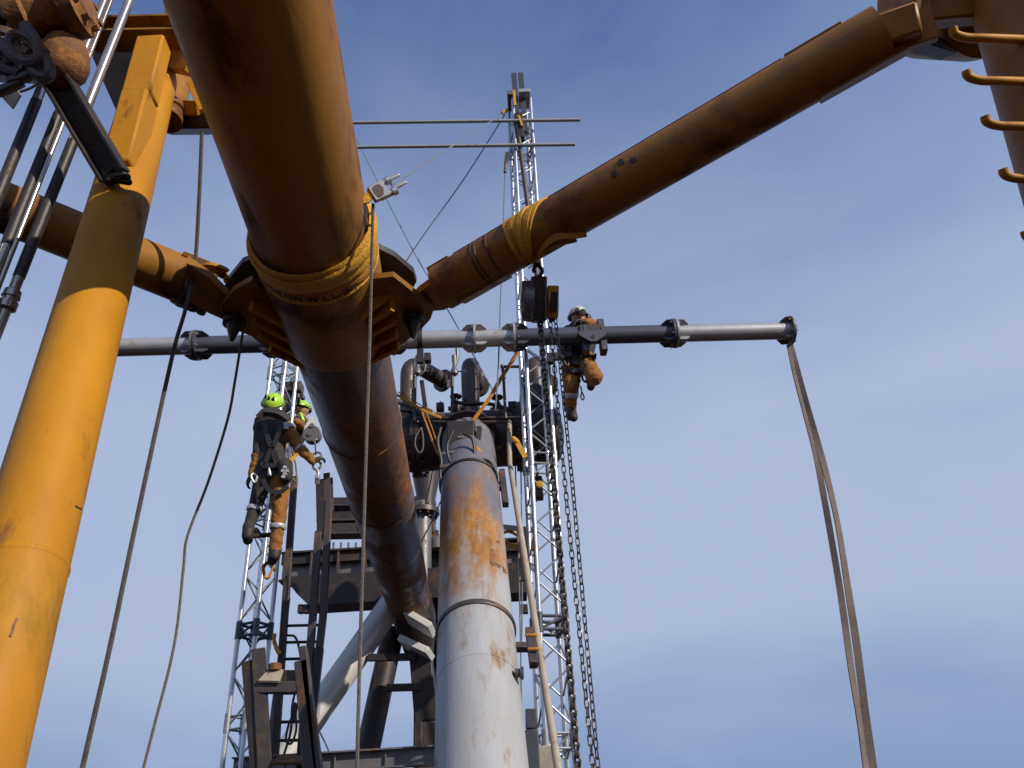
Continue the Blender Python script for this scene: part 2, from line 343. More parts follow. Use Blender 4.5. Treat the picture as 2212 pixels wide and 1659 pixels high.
for x, y in ((893, 675), (509, 680)):
    c = PZ(x, y, zl); s = MB(); s.lathe(Vector((c.x, c.y, zu-.01)), -UZ, [(zu-zl-.03, .03), (zu-zl+.03, .05), (zu-zl+.031, .066), (zu-zl+.06, .066), (zu-zl+.062, .045), (zu-zl+.12, .028), (zu-zl+.17, .012)], 20); s.build('pin', 'dark', boom)

# the yellow round sling wrapped about it
def wrap(s, c, tilt, tilt_dir, w_, r, seed, n=96, lumps=.006, sec=10):
    A = (ax + (cx*math.cos(tilt_dir)+cz*math.sin(tilt_dir))*tilt).normalized(); x = (cx - A*cx.dot(A)).normalized(); y = A.cross(x)
    vs = []; fs = []
    for i in range(n):
        a = 2*math.pi*i/n; rad = x*math.cos(a)+y*math.sin(a)
        k = noise.noise(Vector((math.cos(a)*1.5, math.sin(a)*1.5, seed)))
        ww = w_*(1+.35*k); off = k*.02
        for j in range(sec):
            b = 2*math.pi*j/sec; f = noise.noise(Vector((math.cos(a)*6, math.sin(a)*6, seed*3+j*.9)))
            vs.append(c + rad*(r + .012 + (.013+lumps*f)*math.sin(b)) + A*(off + ww/2*math.cos(b)))
    for i in range(n):
        for j in range(sec):
            i2, j2 = (i+1) % n, (j+1) % sec; fs.append((i*sec+j, i2*sec+j, i2*sec+j2, i*sec+j2))
    s.add(vs, fs); return A
SL = hit(678, 622, A0, ax, RC+.02)
sling = thing('round_sling', SL, 'yellow lettered lifting sling wrapped round the big overhead tube just before its sleeve', 'lifting sling')
for i, (off, tl, td, w_, r, sd) in enumerate(((-.075, .13, .25, .085, RC+.003, 1.3), (-.02, .10, .1, .085, RC+.008, 4.1), (.018, .06, -.1, .075, RC+.010, 7.7), (-.05, .16, .3, .07, RC+.02, 9.2))):
    s = MB(); wrap(s, SL+ax*off, tl, td, w_, r, sd); s.build('sling_wrap', 'webyel', sling)
s = MB(); wrap(s, SL+ax*.078, .0, 0, .085, RC+.004, 2.2, lumps=.002); s.build('label_sleeve', 'weborg', sling)
s = MB(); wrap(s, SL+ax*.132, .0, 0, .03, RC+.004, 5.2, lumps=.002); s.build('sling_edge', 'webyel', sling)
fc = bpy.data.curves.new('lettering', 'FONT'); fc.body = 'TECHLON W.L.L. 8 T'; fc.size = .062; fc.align_x = 'CENTER'; fc.offset = .0018; fc.resolution_u = 3; fc.space_character = 1.08
fo = bpy.data.objects.new('lettering', fc); C.objects.link(fo)
bpy.context.view_layer.update(); dg = bpy.context.evaluated_depsgraph_get()
me = bpy.data.meshes.new_from_object(fo.evaluated_get(dg)); bpy.data.objects.remove(fo)
bm = bmesh.new(); bm.from_mesh(me); bmesh.ops.triangulate(bm, faces=bm.faces); bmesh.ops.subdivide_edges(bm, edges=bm.edges, cuts=1); bm.to_mesh(me); bm.free()
tr = RC+.036
for v in me.vertices:                                                # bend round the tube's underside, reading upright from below
    th = -math.pi/2 - .12 + v.co.x/tr; q = SL + ax*(.105 - v.co.y) + (cx*math.cos(th) + cz*math.sin(th))*tr
    v.co = q - SL
me.materials.clear(); me.materials.append(M['ink']); tx = bpy.data.objects.new('lettering', me); C.objects.link(tx); tx.parent = sling; tx['kind'] = 'stuff'

# ------------------------------------------------------------------ braces pinned to the node
def brace(name, pa, pb, r, label, m='brace'):
    t = thing(name, pa, label, 'brace tube'); d = (pb-pa).normalized()
    s = MB(); s.tube(pa, pb, r, n=44); s.build('tube', m, t); return t, d
RA, RB = P(955, 622, 4.42), P(1905, 72, 3.52); RB_R = .132
rb, d = brace('brace_tube', RA, RB, RB_R, 'brownish yellow tube slanting up right, with a yellow sling and hoist on it')
side = d.cross(UZ).normalized(); dn = side.cross(d); dn = dn if dn.z < 0 else -dn
view = ((RA+RB)/2-CAM).normalized(); vup = (up - d*up.dot(d)).normalized()
toward = (-view - d*(-view).dot(d)); toward = (toward - vup*toward.dot(vup)).normalized()
Lb = (RB-RA).length
for f0, f1, sg, nm in ((-.01, .05, 1, 'edge_plate'), (.03, .16, -1, 'edge_plate'), (.86, 1.02, -1, 'edge_plate'), (.84, .95, 1, 'edge_plate')):
    s = MB(); a, b = RA+d*Lb*f0 + vup*sg*(RB_R-.012), RA+d*Lb*f1 + vup*sg*(RB_R-.012); s.bar(a, b, toward, .09, .036); s.build(nm, 'brace', rb)
s = MB(); s.bar(RA+d*Lb*.06+vup*(RB_R-.004), RA+d*Lb*.835+vup*(RB_R-.004), toward, .05, .022); s.build('edge_strip', 'rusty', rb)
for f0 in (.115, .125, .155):
    s = MB(); s.lathe(RA+d*Lb*f0, d, [(-.006, RB_R-.002), (-.003, RB_R+.004), (.003, RB_R+.004), (.006, RB_R-.002)], 40); s.build('weld_seam', 'dark', rb)
s = MB()                                                             # fork towards the node
for z in (A0.z+.08, A0.z-.08):
    s.plate([PZ(x, y, z) for x, y in ((1000, 560), (1000, 640), (960, 662), (905, 668), (884, 650), (905, 625), (940, 600))], UZ, .05)
s.build('fork', 'brace', rb)
e = P(1925, 60, 3.5); g = P(2015, 40, 3.45)
s = MB(); s.bar(RB-d*.05, g, vup, .20, .06); s.build('end_plate', 'brace', rb)
s = MB(); s.bar(RB-d*.22+vup*.04, P(1990, 58, 3.44)+vup*.02, toward, .18, .14); s.build('end_plate', 'brace', rb)
LA, LB = P(455, 628, 4.62), P(-260, 340, 4.1)
lb, d2 = brace('brace_tube', LA, LB, .142, 'dark yellow-brown tube slanting away behind the left leg, a black strap at its end', 'chord')  # darker weathered paint here stands in for the shade on this brace
vup2 = (up - d2*up.dot(d2)).normalized(); tw2 = (-view - d2*(-view).dot(d2)); tw2 = (tw2-vup2*tw2.dot(vup2)).normalized()
for f0, f1, sg in ((.0, .12, 1), (.03, .10, -1)):
    s = MB(); Ls = (LB-LA).length; s.bar(LA+d2*Ls*f0+vup2*sg*.138, LA+d2*Ls*f1+vup2*sg*.138, tw2, .16, .028); s.build('edge_plate', 'brace', lb)
s = MB()
for z in (A0.z+.08, A0.z-.08): s.plate([PZ(x, y, z) for x, y in ((405, 560), (405, 640), (450, 668), (500, 690), (520, 672), (500, 640), (455, 595))], UZ, .05)
s.build('fork', 'brace', lb)
def ring_wrap(c, A, r, w_, th, n=40, skew=0.0, sd=0.0):
    s = MB(); x, y, z = frame(A); vs = []; fs = []
    sec = [(-1, 0), (-.7, 1), (0, 1.25), (.7, 1), (1, 0), (.7, -.3), (-.7, -.3)]
    for i in range(n):
        a = 2*math.pi*i/n; rad = x*math.cos(a)+y*math.sin(a); k = noise.noise(Vector((math.cos(a)*2, math.sin(a)*2, sd)))
        for u, v in sec: vs.append(c + rad*(r+.004+th*v*(1+.3*k)) + z*(u*w_/2*(1+.4*k) + skew*math.cos(a+sd) + .01*k))
    m = len(sec)
    for i in range(n):
        for j in range(m): fs.append((i*m+j, ((i+1) % n)*m+j, ((i+1) % n)*m+(j+1) % m, i*m+(j+1) % m))
    return s.add(vs, fs)
st = thing('webbing_strap', P(430, 620, 4.5), 'black webbing strap lashed round the left brace beside the node', 'strap')
for k, f in enumerate((.02, .045, .07, .085)): ring_wrap(LA+d2*Ls*f*.8, d2, .143, .055, .012, sd=k*2.1, skew=.03).build('strap_wrap', 'vest', st)
s = MB(); s.band(curve([P(436, 582, 4.38), P(455, 577, 4.36), P(480, 586, 4.4), P(488, 600, 4.46)]), ax, .07, .02); s.build('strap_tail', 'weborg', st)

# the yellow sling on the right brace, and the chain hoist under it
slc = on_line(RA, RB, 495); sh = thing('round_sling', slc, 'yellow sling bunched round the slanting right brace above the chain hoist', 'lifting sling')
hk = P(1161, 575, 4.28); fh = (hk-slc).dot(d)
def on_tube(f, th, lift): return slc + d*f + (vup*math.sin(th) + toward*math.cos(th))*(RB_R+lift)
for k, (f0, f1, w0, lift, m) in enumerate(((-.155, -.020, .036, .006, 'webyel'), (-.115, -.006, .030, .010, 'weborg'), (-.075, .004, .042, .008, 'webyel'), (-.02, .012, .036, .013, 'webyel'), (.02, .018, .030, .006, 'weborg'), (.06, .026, .040, .010, 'webyel'), (.105, .034, .034, .007, 'webyel'))):
    pts = []; wid = []; n_ = 26
    for q in range(n_):
        u = q/(n_-1); th = R(205) - R(285)*u; e_ = max(0, (u-.30)/.70); e_ = e_*e_*(3-2*e_)
        pts.append(on_tube(f0+(fh+f1-f0)*e_ + .006*noise.noise(Vector((u*5, k*3.1, 0))), th, lift+.004*noise.noise(Vector((u*7, k, 2))))); wid.append(w0*(1-.45*e_)*(1+.25*noise.noise(Vector((u*6, k*1.7, 5)))))
    s = MB(); s.band(pts + [hk+d*f1*.6+vup*.05, hk+d*f1*.5], d, wid+[w0*.4, w0*.35], .011); s.build('sling_wrap', m, sh)
for k, (f0, w0) in enumerate(((.20, .036), (.14, .03))):             # strands that run back up to the right
    pts = [hk+d*.02+vup*.03] + [on_tube(fh+.04+(f0-fh-.04)*u, R(-72)+R(24-14*k)*math.sin(u*3.1)-R(45)*max(0, u-.6), .008) for u in [q/9 for q in range(10)]]
    s = MB(); s.band(pts, vup*.7+d*.3, w0, .011); s.build('sling_wrap', 'weborg', sh)
HO = P(1158, 650, 4.22)
hoist = thing('chain_hoist', HO, 'grey and yellow manual chain hoist hanging in a sling under the right brace', 'chain hoist')
def hp(nx, ny): return P(nx/1.1718, ny/1.1718, 4.22)
s = MB(); s.poly(curve([hk+vup*.012+toward*.0, hk+rt*.022+UZ*-.02, hk-UZ*.05+rt*.02, hk-UZ*.075, hp(1362, 705)]), .011, 8); s.poly(curve([hk+vup*.012, hk-rt*.022-UZ*.02, hk-rt*.02-UZ*.04]), .011, 8); s.build('top_hook', 'dark', hoist)
c = hp(1335, 765); s = MB(); s.lathe(c-rt*.038, rt, [(0, .05), (.006, .075), (.02, .105), (.075, .112), (.078, .10)], 26); s.build('gear_housing', 'hoistgrey', hoist)
s = MB(); s.bar(hp(1335, 714), hp(1335, 812), rt, .062, .13); s.build('gear_cover', 'hoistgrey', hoist)
s = MB(); s.bar(hp(1363, 704), hp(1363, 815), rt, .075, .17); s.build('side_frame', 'dark', hoist)
for nx in (1346, 1380):
    s = MB(); s.bar(hp(nx, 706), hp(nx, 812), rt, .012, .19); s.build('side_plate', 'hoistgrey', hoist)
s = MB(); s.bar(hp(1399, 727), hp(1396, 806), rt, .062, .15); s.build('hand_wheel_cover', 'hoistyel', hoist)
c = hp(1399, 766); s = MB(); s.lathe(c-rt*.032, rt, [(0, .07), (.005, .09), (.05, .095), (.06, .085)], 26); s.build('hand_wheel_cover', 'hoistyel', hoist)
s = MB(); s.bar(hp(1401, 744)-fw*.09, hp(1398, 790)-fw*.09, rt, .04, .05); s.build('chain_slot', 'black', hoist)
s = MB(); s.bar(hp(1398, 806), hp(1397, 814), rt, .025, .05); s.build('chain_guide', 'dark', hoist)
# chains: one link mesh each, alternately turned
def link_mesh(name, L_, W_, wr, m):
    s = MB(); n, k = 16, 6; vs = []; fs = []
    for i in range(n):
        a = 2*math.pi*i/n; cyy = (L_/2-W_/2)*(1 if math.sin(a) > 0.001 else -1 if math.sin(a) < -.001 else 0)
        p = Vector((math.cos(a)*W_/2, 0, math.sin(a)*W_/2 + cyy)); nn = Vector((math.cos(a), 0, math.sin(a)))
        for j in range(k):
            b = 2*math.pi*j/k; vs.append(p + nn*wr*math.cos(b) + UY*wr*math.sin(b))
    for i in range(n):
        for j in range(k): fs.append((i*k+j, ((i+1) % n)*k+j, ((i+1) % n)*k+(j+1) % k, i*k+(j+1) % k))
    s.add(vs, fs); me_o = s.build(name, m); return me_o
def chain(root, pts, proto, pitch, first_used):
    # walk along the polyline and set a link every pitch
    acc = 0.0; k = 0
    for a, b in zip(pts[:-1], pts[1:]):
        d_ = b-a; L_ = d_.length; z = d_.normalized()
        while acc < L_:
            p = a + z*acc
            if first_used[0]: o_ = proto; first_used[0] = False; o_.parent = root
            else: o_ = proto.copy(); C.objects.link(o_); o_.parent = root
            base = z.to_track_quat('Z', 'Y'); tw = random.uniform(-.18, .18) + (math.pi/2 if k % 2 else 0) + .55
            from mathutils import Quaternion
            o_.rotation_euler = (base @ Quaternion((0, 0, 1), tw)).to_euler(); o_.location = p - Vector(root['base'])
            acc += pitch; k += 1
        acc -= L_
def plumb(p, z): return Vector((p.x, p.y, z))
ca = P(1166, 690, 4.2); cb = PY(1249, 1659, ca.y); cb2 = cb + (cb-ca).normalized()*1.45; cb2.z = max(cb2.z, .03)
lc = thing('load_chain', cb2, 'heavy dark load chain hanging from the grey side of the hoist', 'chain')
chain(lc, [ca, cb, cb2], link_mesh('link', .0425, .0245, .0062, 'chain'), .0305, [True])
ha, hb = P(1188, 690, 4.2), P(1200, 690, 4.2)
h1, h2 = PY(1281, 1659, ha.y), PY(1292, 1659, hb.y)
hc = thing('hand_chain', Vector((h1.x, h1.y, .3)), 'thin two-strand hand chain looped from the yellow side of the hoist', 'chain')
dz = (h1-ha).normalized()
lo1, lo2 = h1 + dz*1.0, h2 + dz*1.0
chain(hc, [ha, ha.lerp(h1, .5)-rt*.004, h1, lo1, (lo1+lo2)/2+dz*.04, lo2, h2, hb.lerp(h2, .45)+rt*.006, hb], link_mesh('link', .043, .0195, .0031, 'chain'), .0355, [True])

# ------------------------------------------------------------------ left raked leg and its head
LG0, LG1 = P(82, 1090, 2.50), P(334, 160, 4.62); RL = .131
ld = (LG1-LG0).normalized(); bot_l = LG0 - ld*((LG0.z+.0)/ld.z)
leg = thing('support_column', bot_l, 'bright yellow raked leg tube on the left, brown in shadow near its head', 'steel leg')
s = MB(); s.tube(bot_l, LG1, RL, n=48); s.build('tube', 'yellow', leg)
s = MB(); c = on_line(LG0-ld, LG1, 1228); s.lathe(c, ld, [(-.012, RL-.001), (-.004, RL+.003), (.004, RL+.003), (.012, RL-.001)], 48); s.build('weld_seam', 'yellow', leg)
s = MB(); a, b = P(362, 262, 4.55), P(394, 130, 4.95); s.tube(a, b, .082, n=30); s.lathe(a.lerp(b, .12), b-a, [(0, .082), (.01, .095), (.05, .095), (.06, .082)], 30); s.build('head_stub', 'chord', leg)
ba, bb = P(333, 96, 4.35), P(262, 372, 3.72)
s = MB(); s.bar(ba, ba.lerp(bb, .47), rt, .15, .12); s.build('box_strut', 'yellow', leg)
s = MB(); s.bar(ba.lerp(bb, .475), bb, rt, .135, .15); s.build('box_strut', 'yellow', leg)
hb0 = P(200, 74, 4.55); hb1 = P(410, 70, 4.45); dh = (hb1-hb0).normalized(); nv = dh.cross(UZ).normalized()
s = MB(); s.bar(hb0, hb1, UZ, .11, .02); s.bar(hb0-UZ*.062, hb1-UZ*.062, nv, .15, .018); s.bar(hb0+UZ*.062, hb1+UZ*.062, nv, .15, .018); s.build('head_beam', 'chord', leg)
s = MB(); s.plate([P(198, 100, 4.75), P(330, 100, 4.75), P(315, 165, 4.75), P(285, 215, 4.75), P(262, 258, 4.75), P(205, 130, 4.75)], fw, .04); s.build('gusset_plate', 'dark', leg)
s = MB(); s.bar(P(365, 128, 4.55), P(415, 140, 4.5), vup, .12, .10); s.build('head_block', 'yellow', leg)
s = MB(); s.bar(P(380, 235, 4.7), P(440, 238, 4.6), vup, .09, .1); s.build('head_block', 'yellow', leg)
s = MB(); s.bar(P(352, 268, 4.8), P(480, 266, 4.6), vup, .10, .14); s.build('head_block', 'dark', leg)
s = MB(); s.bar(P(370, 8, 4.5), P(372, 56, 4.5), rt, .06, .06); s.bar(P(372, -60, 4.5), P(370, 8, 4.5), rt, .06, .06); s.build('head_post', 'yellow', leg)
s = MB(); s.bar(P(410, 180, 4.45), P(438, 240, 4.35), rt, .035, .03); s.build('flat_bar', 'yellow', leg)
# dark knee brace to its head
ka, kb = P(110, 140, 3.55), P(255, 385, 3.55)
kn = thing('knee_brace', ka, 'dark angled channel running from the rusty block down to the yellow leg', 'brace')
s = MB(); s.channel(ka, kb, rt, .125, .06, .014); s.build('channel', 'dark', kn)
s = MB()
for i in range(14):
    f = random.random(); s.capsule(kb + rt*(random.uniform(-.055, .05)) + vup*random.uniform(-.03, .03) - fw*random.uniform(.0, .04), kb + rt*(random.uniform(-.05, .05)) - fw*.02, .016, .02, 8)
s.build('weld_bead', 'dark', kn)
# three steel rods
rods = [((165, 5, 4.1), (-60, 560, 3.25), 'outermost of three slanting steel rods at the left edge'), ((224, 5, 4.15), (-30, 640, 3.25), 'middle of three slanting steel rods beside the rusty block'), ((278, 5, 4.2), (-20, 750, 3.2), 'long steel rod with a coupling, nearest the yellow leg')]
for k, (a, b, lab) in enumerate(rods):
    a, b = P(*a), P(*b); d_ = (b-a).normalized(); top = a - d_*.5; bo = b + d_*.6
    t = thing('steel_rod', bo, lab, 'rod', 'slanting steel rods at the left edge')
    s = MB(); s.tube(top, bo, .0228, n=18); s.build('rod', 'chrome', t)
    for f in ((.42,) if k < 2 else (.45,)):
        s = MB(); c = a.lerp(b, f+.02); s.tube(c, c+d_*.8, .0248, n=18); s.build('rod_sleeve', 'dark', t)
    if k == 2:
        c = on_line(a, b, 648); s = MB(); s.lathe(c, d_, [(-.055, .0225), (-.045, .034), (-.012, .037), (-.009, .03), (.009, .03), (.012, .039), (.045, .038), (.055, .0225)], 18); s.build('coupling', 'chrome', t)
    elif k == 1:
        s = MB(); s.tube(top+rt*.036, bo+rt*.036, .011, n=10); s.build('thin_line', 'chrome', t)
# rusty block with shackles, hanging chain and tag
rbk = thing('rusted_block', P(40, 80, 3.49), 'heavily rusted bulky casting at the top left corner', 'rusty block')
def lump(s, c, rx, ry, rz, sd, n=18):
    vs = []; fs = []
    for j in range(n//2+1):
        ph = math.pi*j/(n//2)
        for i in range(n):
            a = 2*math.pi*i/n; q = Vector((math.sin(ph)*math.cos(a), math.sin(ph)*math.sin(a), math.cos(ph)))
            k = 1 + .22*noise.noise(q*2.2+Vector((sd, 0, 0)))
            vs.append(c + (rt*q.x*rx + fw*q.y*ry + up*q.z*rz)*k*1.4)
    for j in range(n//2):
        for i in range(n): fs.append((j*n+i, j*n+(i+1) % n, (j+1)*n+(i+1) % n, (j+1)*n+i))
    return s.add(vs, fs)
s = MB(); s.bar(P(-90, 110, 3.83), P(62, 116, 3.83), up, .2, .3); s.build('block_body', 'dark', rbk)
s = MB(); s.bar(P(-90, 40, 3.70), P(120, 25, 3.77), up, .17, .3); s.build('block_body', 'dark', rbk)
s = MB(); a_ = (rt*.93+up*.30+fw*.1).normalized(); c_ = P(60, 34, 3.52)
s.lathe(c_, a_, [(-.06, .10), (-.05, .14), (.02, .145), (.03, .115), (.16, .112), (.17, .15), (.235, .152), (.245, .12), (.27, .10)], 26); s.build('rusty_drum', 'heavyrust', rbk)
for k in range(8):
    a = R(45*k); x_, y_, z_ = frame(a_); s = MB(); s.lathe(c_ + a_*.245 + (x_*math.cos(a)+y_*math.sin(a))*.115, a_, [(0, .018), (.03, .018), (.034, .01)], 6); s.build('bolt', 'heavyrust', rbk)
s = MB(); s.lathe(P(146, 84, 3.55), (-up+rt*-.18), [(-.03, .03), (0, .075), (.05, .10), (.12, .112), (.17, .10), (.21, .065), (.235, .03), (.24, .001)], 22); lump(s, P(126, 128, 3.56), .04, .05, .06, 9); s.build('rusty_knob', 'heavyrust', rbk)
s = MB(); s.lathe(P(150, 30, 3.62), (rt+up*.5), [(-.09, .07), (-.08, .11), (.03, .115), (.05, .09), (.06, .04)], 20); s.build('rusty_cap', 'heavyrust', rbk)
s = MB(); s.lathe(P(72, 78, 3.63)-fw*.02, -fw, [(0, .07), (.07, .07), (.09, .045)], 12); s.build('bolt_head', 'header', rbk)
s = MB(); s.bar(P(42, 44, 3.49), P(155, 10, 3.49), up, .045, .09); s.build('flange_edge', 'dark', rbk)
s = MB(); s.poly(curve([P(10, 32, 3.49), P(28, 38, 3.46), P(45, 40, 3.49)]), .018, 8); s.build('hook_pin', 'heavyrust', rbk)
sc_ = thing('shackle_chain', P(40, 120, 3.42), 'rusty short chain with shackles dangling under the rusted casting', 'chain')
def bow(p, d_, w_, h_, r):
    w_ *= 1.5; h_ *= 1.5; r *= 1.5; x, y, z = frame(d_, rt); pts = [p + x*w_*math.cos(a) + z*h_*math.sin(a) for a in [math.pi*k/9 for k in range(10)]]
    s = MB(); s.poly([p+x*w_-z*h_*.6] + pts + [p-x*w_-z*h_*.6], r, 8); return s
for (x, y), dd, w_, h_ in (((45, 95), -vup+rt*.4, .03, .055), ((58, 112), vup-rt*.5, .025, .05), ((28, 132), -rt+vup*.4, .025, .045), ((40, 150), rt+vup*.3, .022, .04), ((76, 130), -vup+rt*.3, .02, .05), ((8, 170), -rt-vup*.5, .025, .05)):
    bow(P(x, y, 2.42), dd, w_, h_, .012).build('shackle', 'bracket', sc_)
s = MB(); s.lathe(P(12, 80, 3.38), (vup+rt*.4), [(-.015, .03), (-.015, .065), (.015, .065), (.015, .03)], 16, closed=True); s.build('eye_ring', 'header', sc_)
s = MB(); s.poly(curve([P(85, 118, 3.38), P(101, 140, 3.38), P(94, 165, 3.38), P(70, 188, 3.38), P(38, 200, 3.38)]), .006, 6); s.build('tag_wire', 'bracket', sc_)
s = MB(); s.plate([P(25, 176, 3.35), P(46, 206, 3.32), P(28, 236, 3.35), P(6, 212, 3.38)], fw, .008); s.build('steel_tag', 'beige', sc_)

# ------------------------------------------------------------------ right leg with step pegs
ga, gb = P(2262, 140, 3.25), P(2415, 620, 2.85)
gd = (ga-gb).normalized(); g0 = gb - gd*(gb.z/gd.z); g1 = ga + gd*1.4
rl = thing('support_column', g0, 'brown yellow leg tube at the right edge with hooked step pegs', 'steel leg')
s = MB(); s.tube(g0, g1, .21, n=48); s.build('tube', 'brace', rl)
for px, py in ((2052, 62), (2081, 154), (2121, 252), (2160, 366), (2208, 500)):
    dpt = 3.1 - (py-60)*.0004; tip = P(px+6, py-2, dpt); b1 = P(px+12, py+12, dpt); b2 = P(px+40, py+20, dpt); e_ = P(px+175, py+24, dpt+.06)
    pg = MB(); pg.poly(curve([tip, b1, b2, P(px+90, py+21, dpt), e_]), .0175, 12); pg.build('step_peg', 'yellow', rl)
c = P(2085, -30, 3.62); dd = (P(2085, -30, 3.62)-CAM).normalized()
s = MB(); s.lathe(P(2120, -20, 3.75), (fw*.75+rt*-.15+up*.35), [(-.12, .25), (-.1, .30), (.0, .32), (.35, .32)], 40); s.build('stub_tube', 'brace', rl)
s = MB(); s.bar(P(1960, 20, 3.5), P(2140, 5, 3.5), up, .16, .12); s.build('clevis', 'brace', rl)
s = MB(); s.bar(P(1985, 92, 3.75), P(2050, 112, 3.8), up, .05, .1); s.build('clevis', 'darkgrey', rl)

# ------------------------------------------------------------------ aluminium lattice towers
def tower(x, y, ztop, yaw, label='', r=.025, w_=.25, bay=.26, joints=(), lean=0.0):
    t = thing('lattice_tower', Vector((x, y, 0)), label, 'lattice tower', 'aluminium lattice towers'); t.rotation_euler = (Matrix.Rotation(lean, 3, 'Y') @ Matrix.Rotation(yaw, 3, 'Z')).to_euler(); t['base'] = [0, 0, 0]
    h = w_/2; cs = [Vector((sx*h, sy*h, 0)) for sx, sy in ((-1, -1), (1, -1), (1, 1), (-1, 1))]
    s = MB(); s.tube(Vector((0, 0, 0)), UZ*ztop, r, n=14); ch = s.build('chord', 'alu', t); ch.location = cs[0]
    for c in cs[1:]: dup(ch, t, c)
    for k in range(4):
        a, b = cs[k], cs[(k+1) % 4]; up_m = MB().tube(a+UZ*.02, b+UZ*bay-UZ*.02, .0095, n=8); dn_m = MB().tube(b+UZ*.02, a+UZ*bay-UZ*.02, .0095, n=8)
        o1 = up_m.build('diagonal', 'aludull', t); o2 = dn_m.build('diagonal', 'aludull', t); n_ = int(ztop/bay); first = {0: True, 1: True}
        for i in range(n_):
            src = (o1, o2)[(i+k) % 2]; q = (i+k) % 2
            if first[q]: src.location = (0, 0, i*bay); first[q] = False
            else: dup(src, t, (0, 0, i*bay))
    for z, dark in joints:
        s = MB()
        for k in range(4):
            for dzz in (0, .12): s.tube(cs[k]+UZ*dzz, cs[(k+1) % 4]+UZ*dzz, .016 if dark else .011, n=8)
            s.tube(cs[k]-UZ*.03, cs[k]+UZ*.15, r*1.35, n=12)
        if dark:
            for k in (0, 2): s.tube(cs[k], cs[(k+1) % 4]+UZ*.12, .012, n=8)
        s.build('joint_frame', 'darkgrey' if dark else 'aludull', t).location = (0, 0, z)
    return t
YR = 7.4; pr = PY(1203, 1659, YR); prt = PY(1122, 225, YR)
zj = lambda y_, Y_, x_=1190: PY(x_, y_, Y_).z
tr_ = tower(pr.x - (prt.x-pr.x)*1.8/(prt.z-1.8), YR, prt.z, R(14), 'tall bright aluminium lattice tower right of the grey pipe, topped by a steel head', joints=((zj(1365, YR), True), (zj(1620, YR), False), (zj(1010, YR), False), (zj(330, YR, 1130), False)), lean=math.atan((prt.x-pr.x)/(prt.z-1.8)))
YL = 8.25; pl = PY(517, 1659, YL); plt_ = PY(592, 760, YL)
tower(pl.x, YL, plt_.z, R(-22), w_=.225, label='shorter aluminium lattice tower on the left that a worker climbs', joints=((zj(1375, YL, 560), True), (zj(1575, YL, 540), False), (zj(1130, YL, 580), False), (zj(820, YL, 600), False)))
# the steel head of the right tower
hd = thing('tower_head', Vector((prt.x, YR, prt.z)), 'steel channel head with cross block on top of the tall right tower', 'steel head')
xh = prt.x
for sx in (-.048, .048):
    s = MB(); s.channel(Vector((xh+sx, YR-.10, prt.z-.75)), Vector((xh+sx, YR-.10, PY(1118, 170, YR).z)), UX, .075, .05, .008); s.build('upright_channel', 'darkgrey', hd)
s = MB(); s.box(Vector((xh+.075, YR-.06, prt.z+.03)), UX*.08, UY*.15, UZ*.035); s.build('cap_block', 'galv', hd)
s = MB(); s.box(Vector((xh-.115, YR-.06, prt.z+.0)), UX*.05, UY*.15, UZ*.04); s.build('cap_block', 'midgrey', hd)
s = MB(); s.box(Vector((xh-.03, YR-.14, prt.z-.62)), UX*.055, UY*.06, UZ*.24); s.build('sheave_housing', 'dark', hd)
tp = PY(1088, 243, YR)
yk = thing('yellow_shackle_strap', PY(1118, 220, YR), 'small yellow straps tied on the steel head at the tower top', 'strap')
s = MB(); s.band([PY(1110, 195, YR-.2), PY(1113, 228, YR-.2)], UX, .035, .02); s.build('strap_tail', 'webyel', yk)
s = MB(); s.band([PY(1120, 250, YR-.22), PY(1124, 258, YR-.22), PY(1128, 272, YR-.22)], UX, .03, .02); s.build('strap_tail', 'webyel', yk)
s = MB(); s.capsule(PY(1094, 238, YR-.1), PY(1086, 244, YR-.1), .025, .03); s.build('strap_knot', 'webyel', yk)
for k, (ya, x1, x0) in enumerate(((262, 1252, 700), (315, 1241, 700))):
    a = PY(x0, ya+4, YR-.24); b = PY(x1, ya-3, YR-.2)
    b.z = a.z + (b.z-a.z); s = MB(); s.tube(a, b, .024, n=14); s.tube(b, b+(b-a).normalized()*.006, .019, n=14)
    o = s.build('scaffold_pole', 'galv', origin=(a+b)/2); tag(o, ['upper', 'lower'][k]+' of two long horizontal scaffold poles crossing the tall tower near its head', 'scaffold pole', 'scaffold poles on the tall tower')
s = MB(); s.tube(PY(1116, 262, YR-.17), PY(1166, 640, YR-.17), .03, n=10); o = s.build('brown_pole', 'bracket', origin=PY(1140, 450, YR-.17)); tag(o, 'brown pole running down the front of the tall tower', 'pole')
s = MB(); s.band([PY(1096, 330, YR-.2), PY(1093, 352, YR-.2)], UX, .05, .03); s.poly([PY(1093, 352, YR-.2), PY(1091, 372, YR-.2)], .02); o = s.build('line_grip', 'bracket', origin=PY(1094, 345, YR-.2)); tag(o, 'small brown grip with a line, left of the tower top', 'line grip')

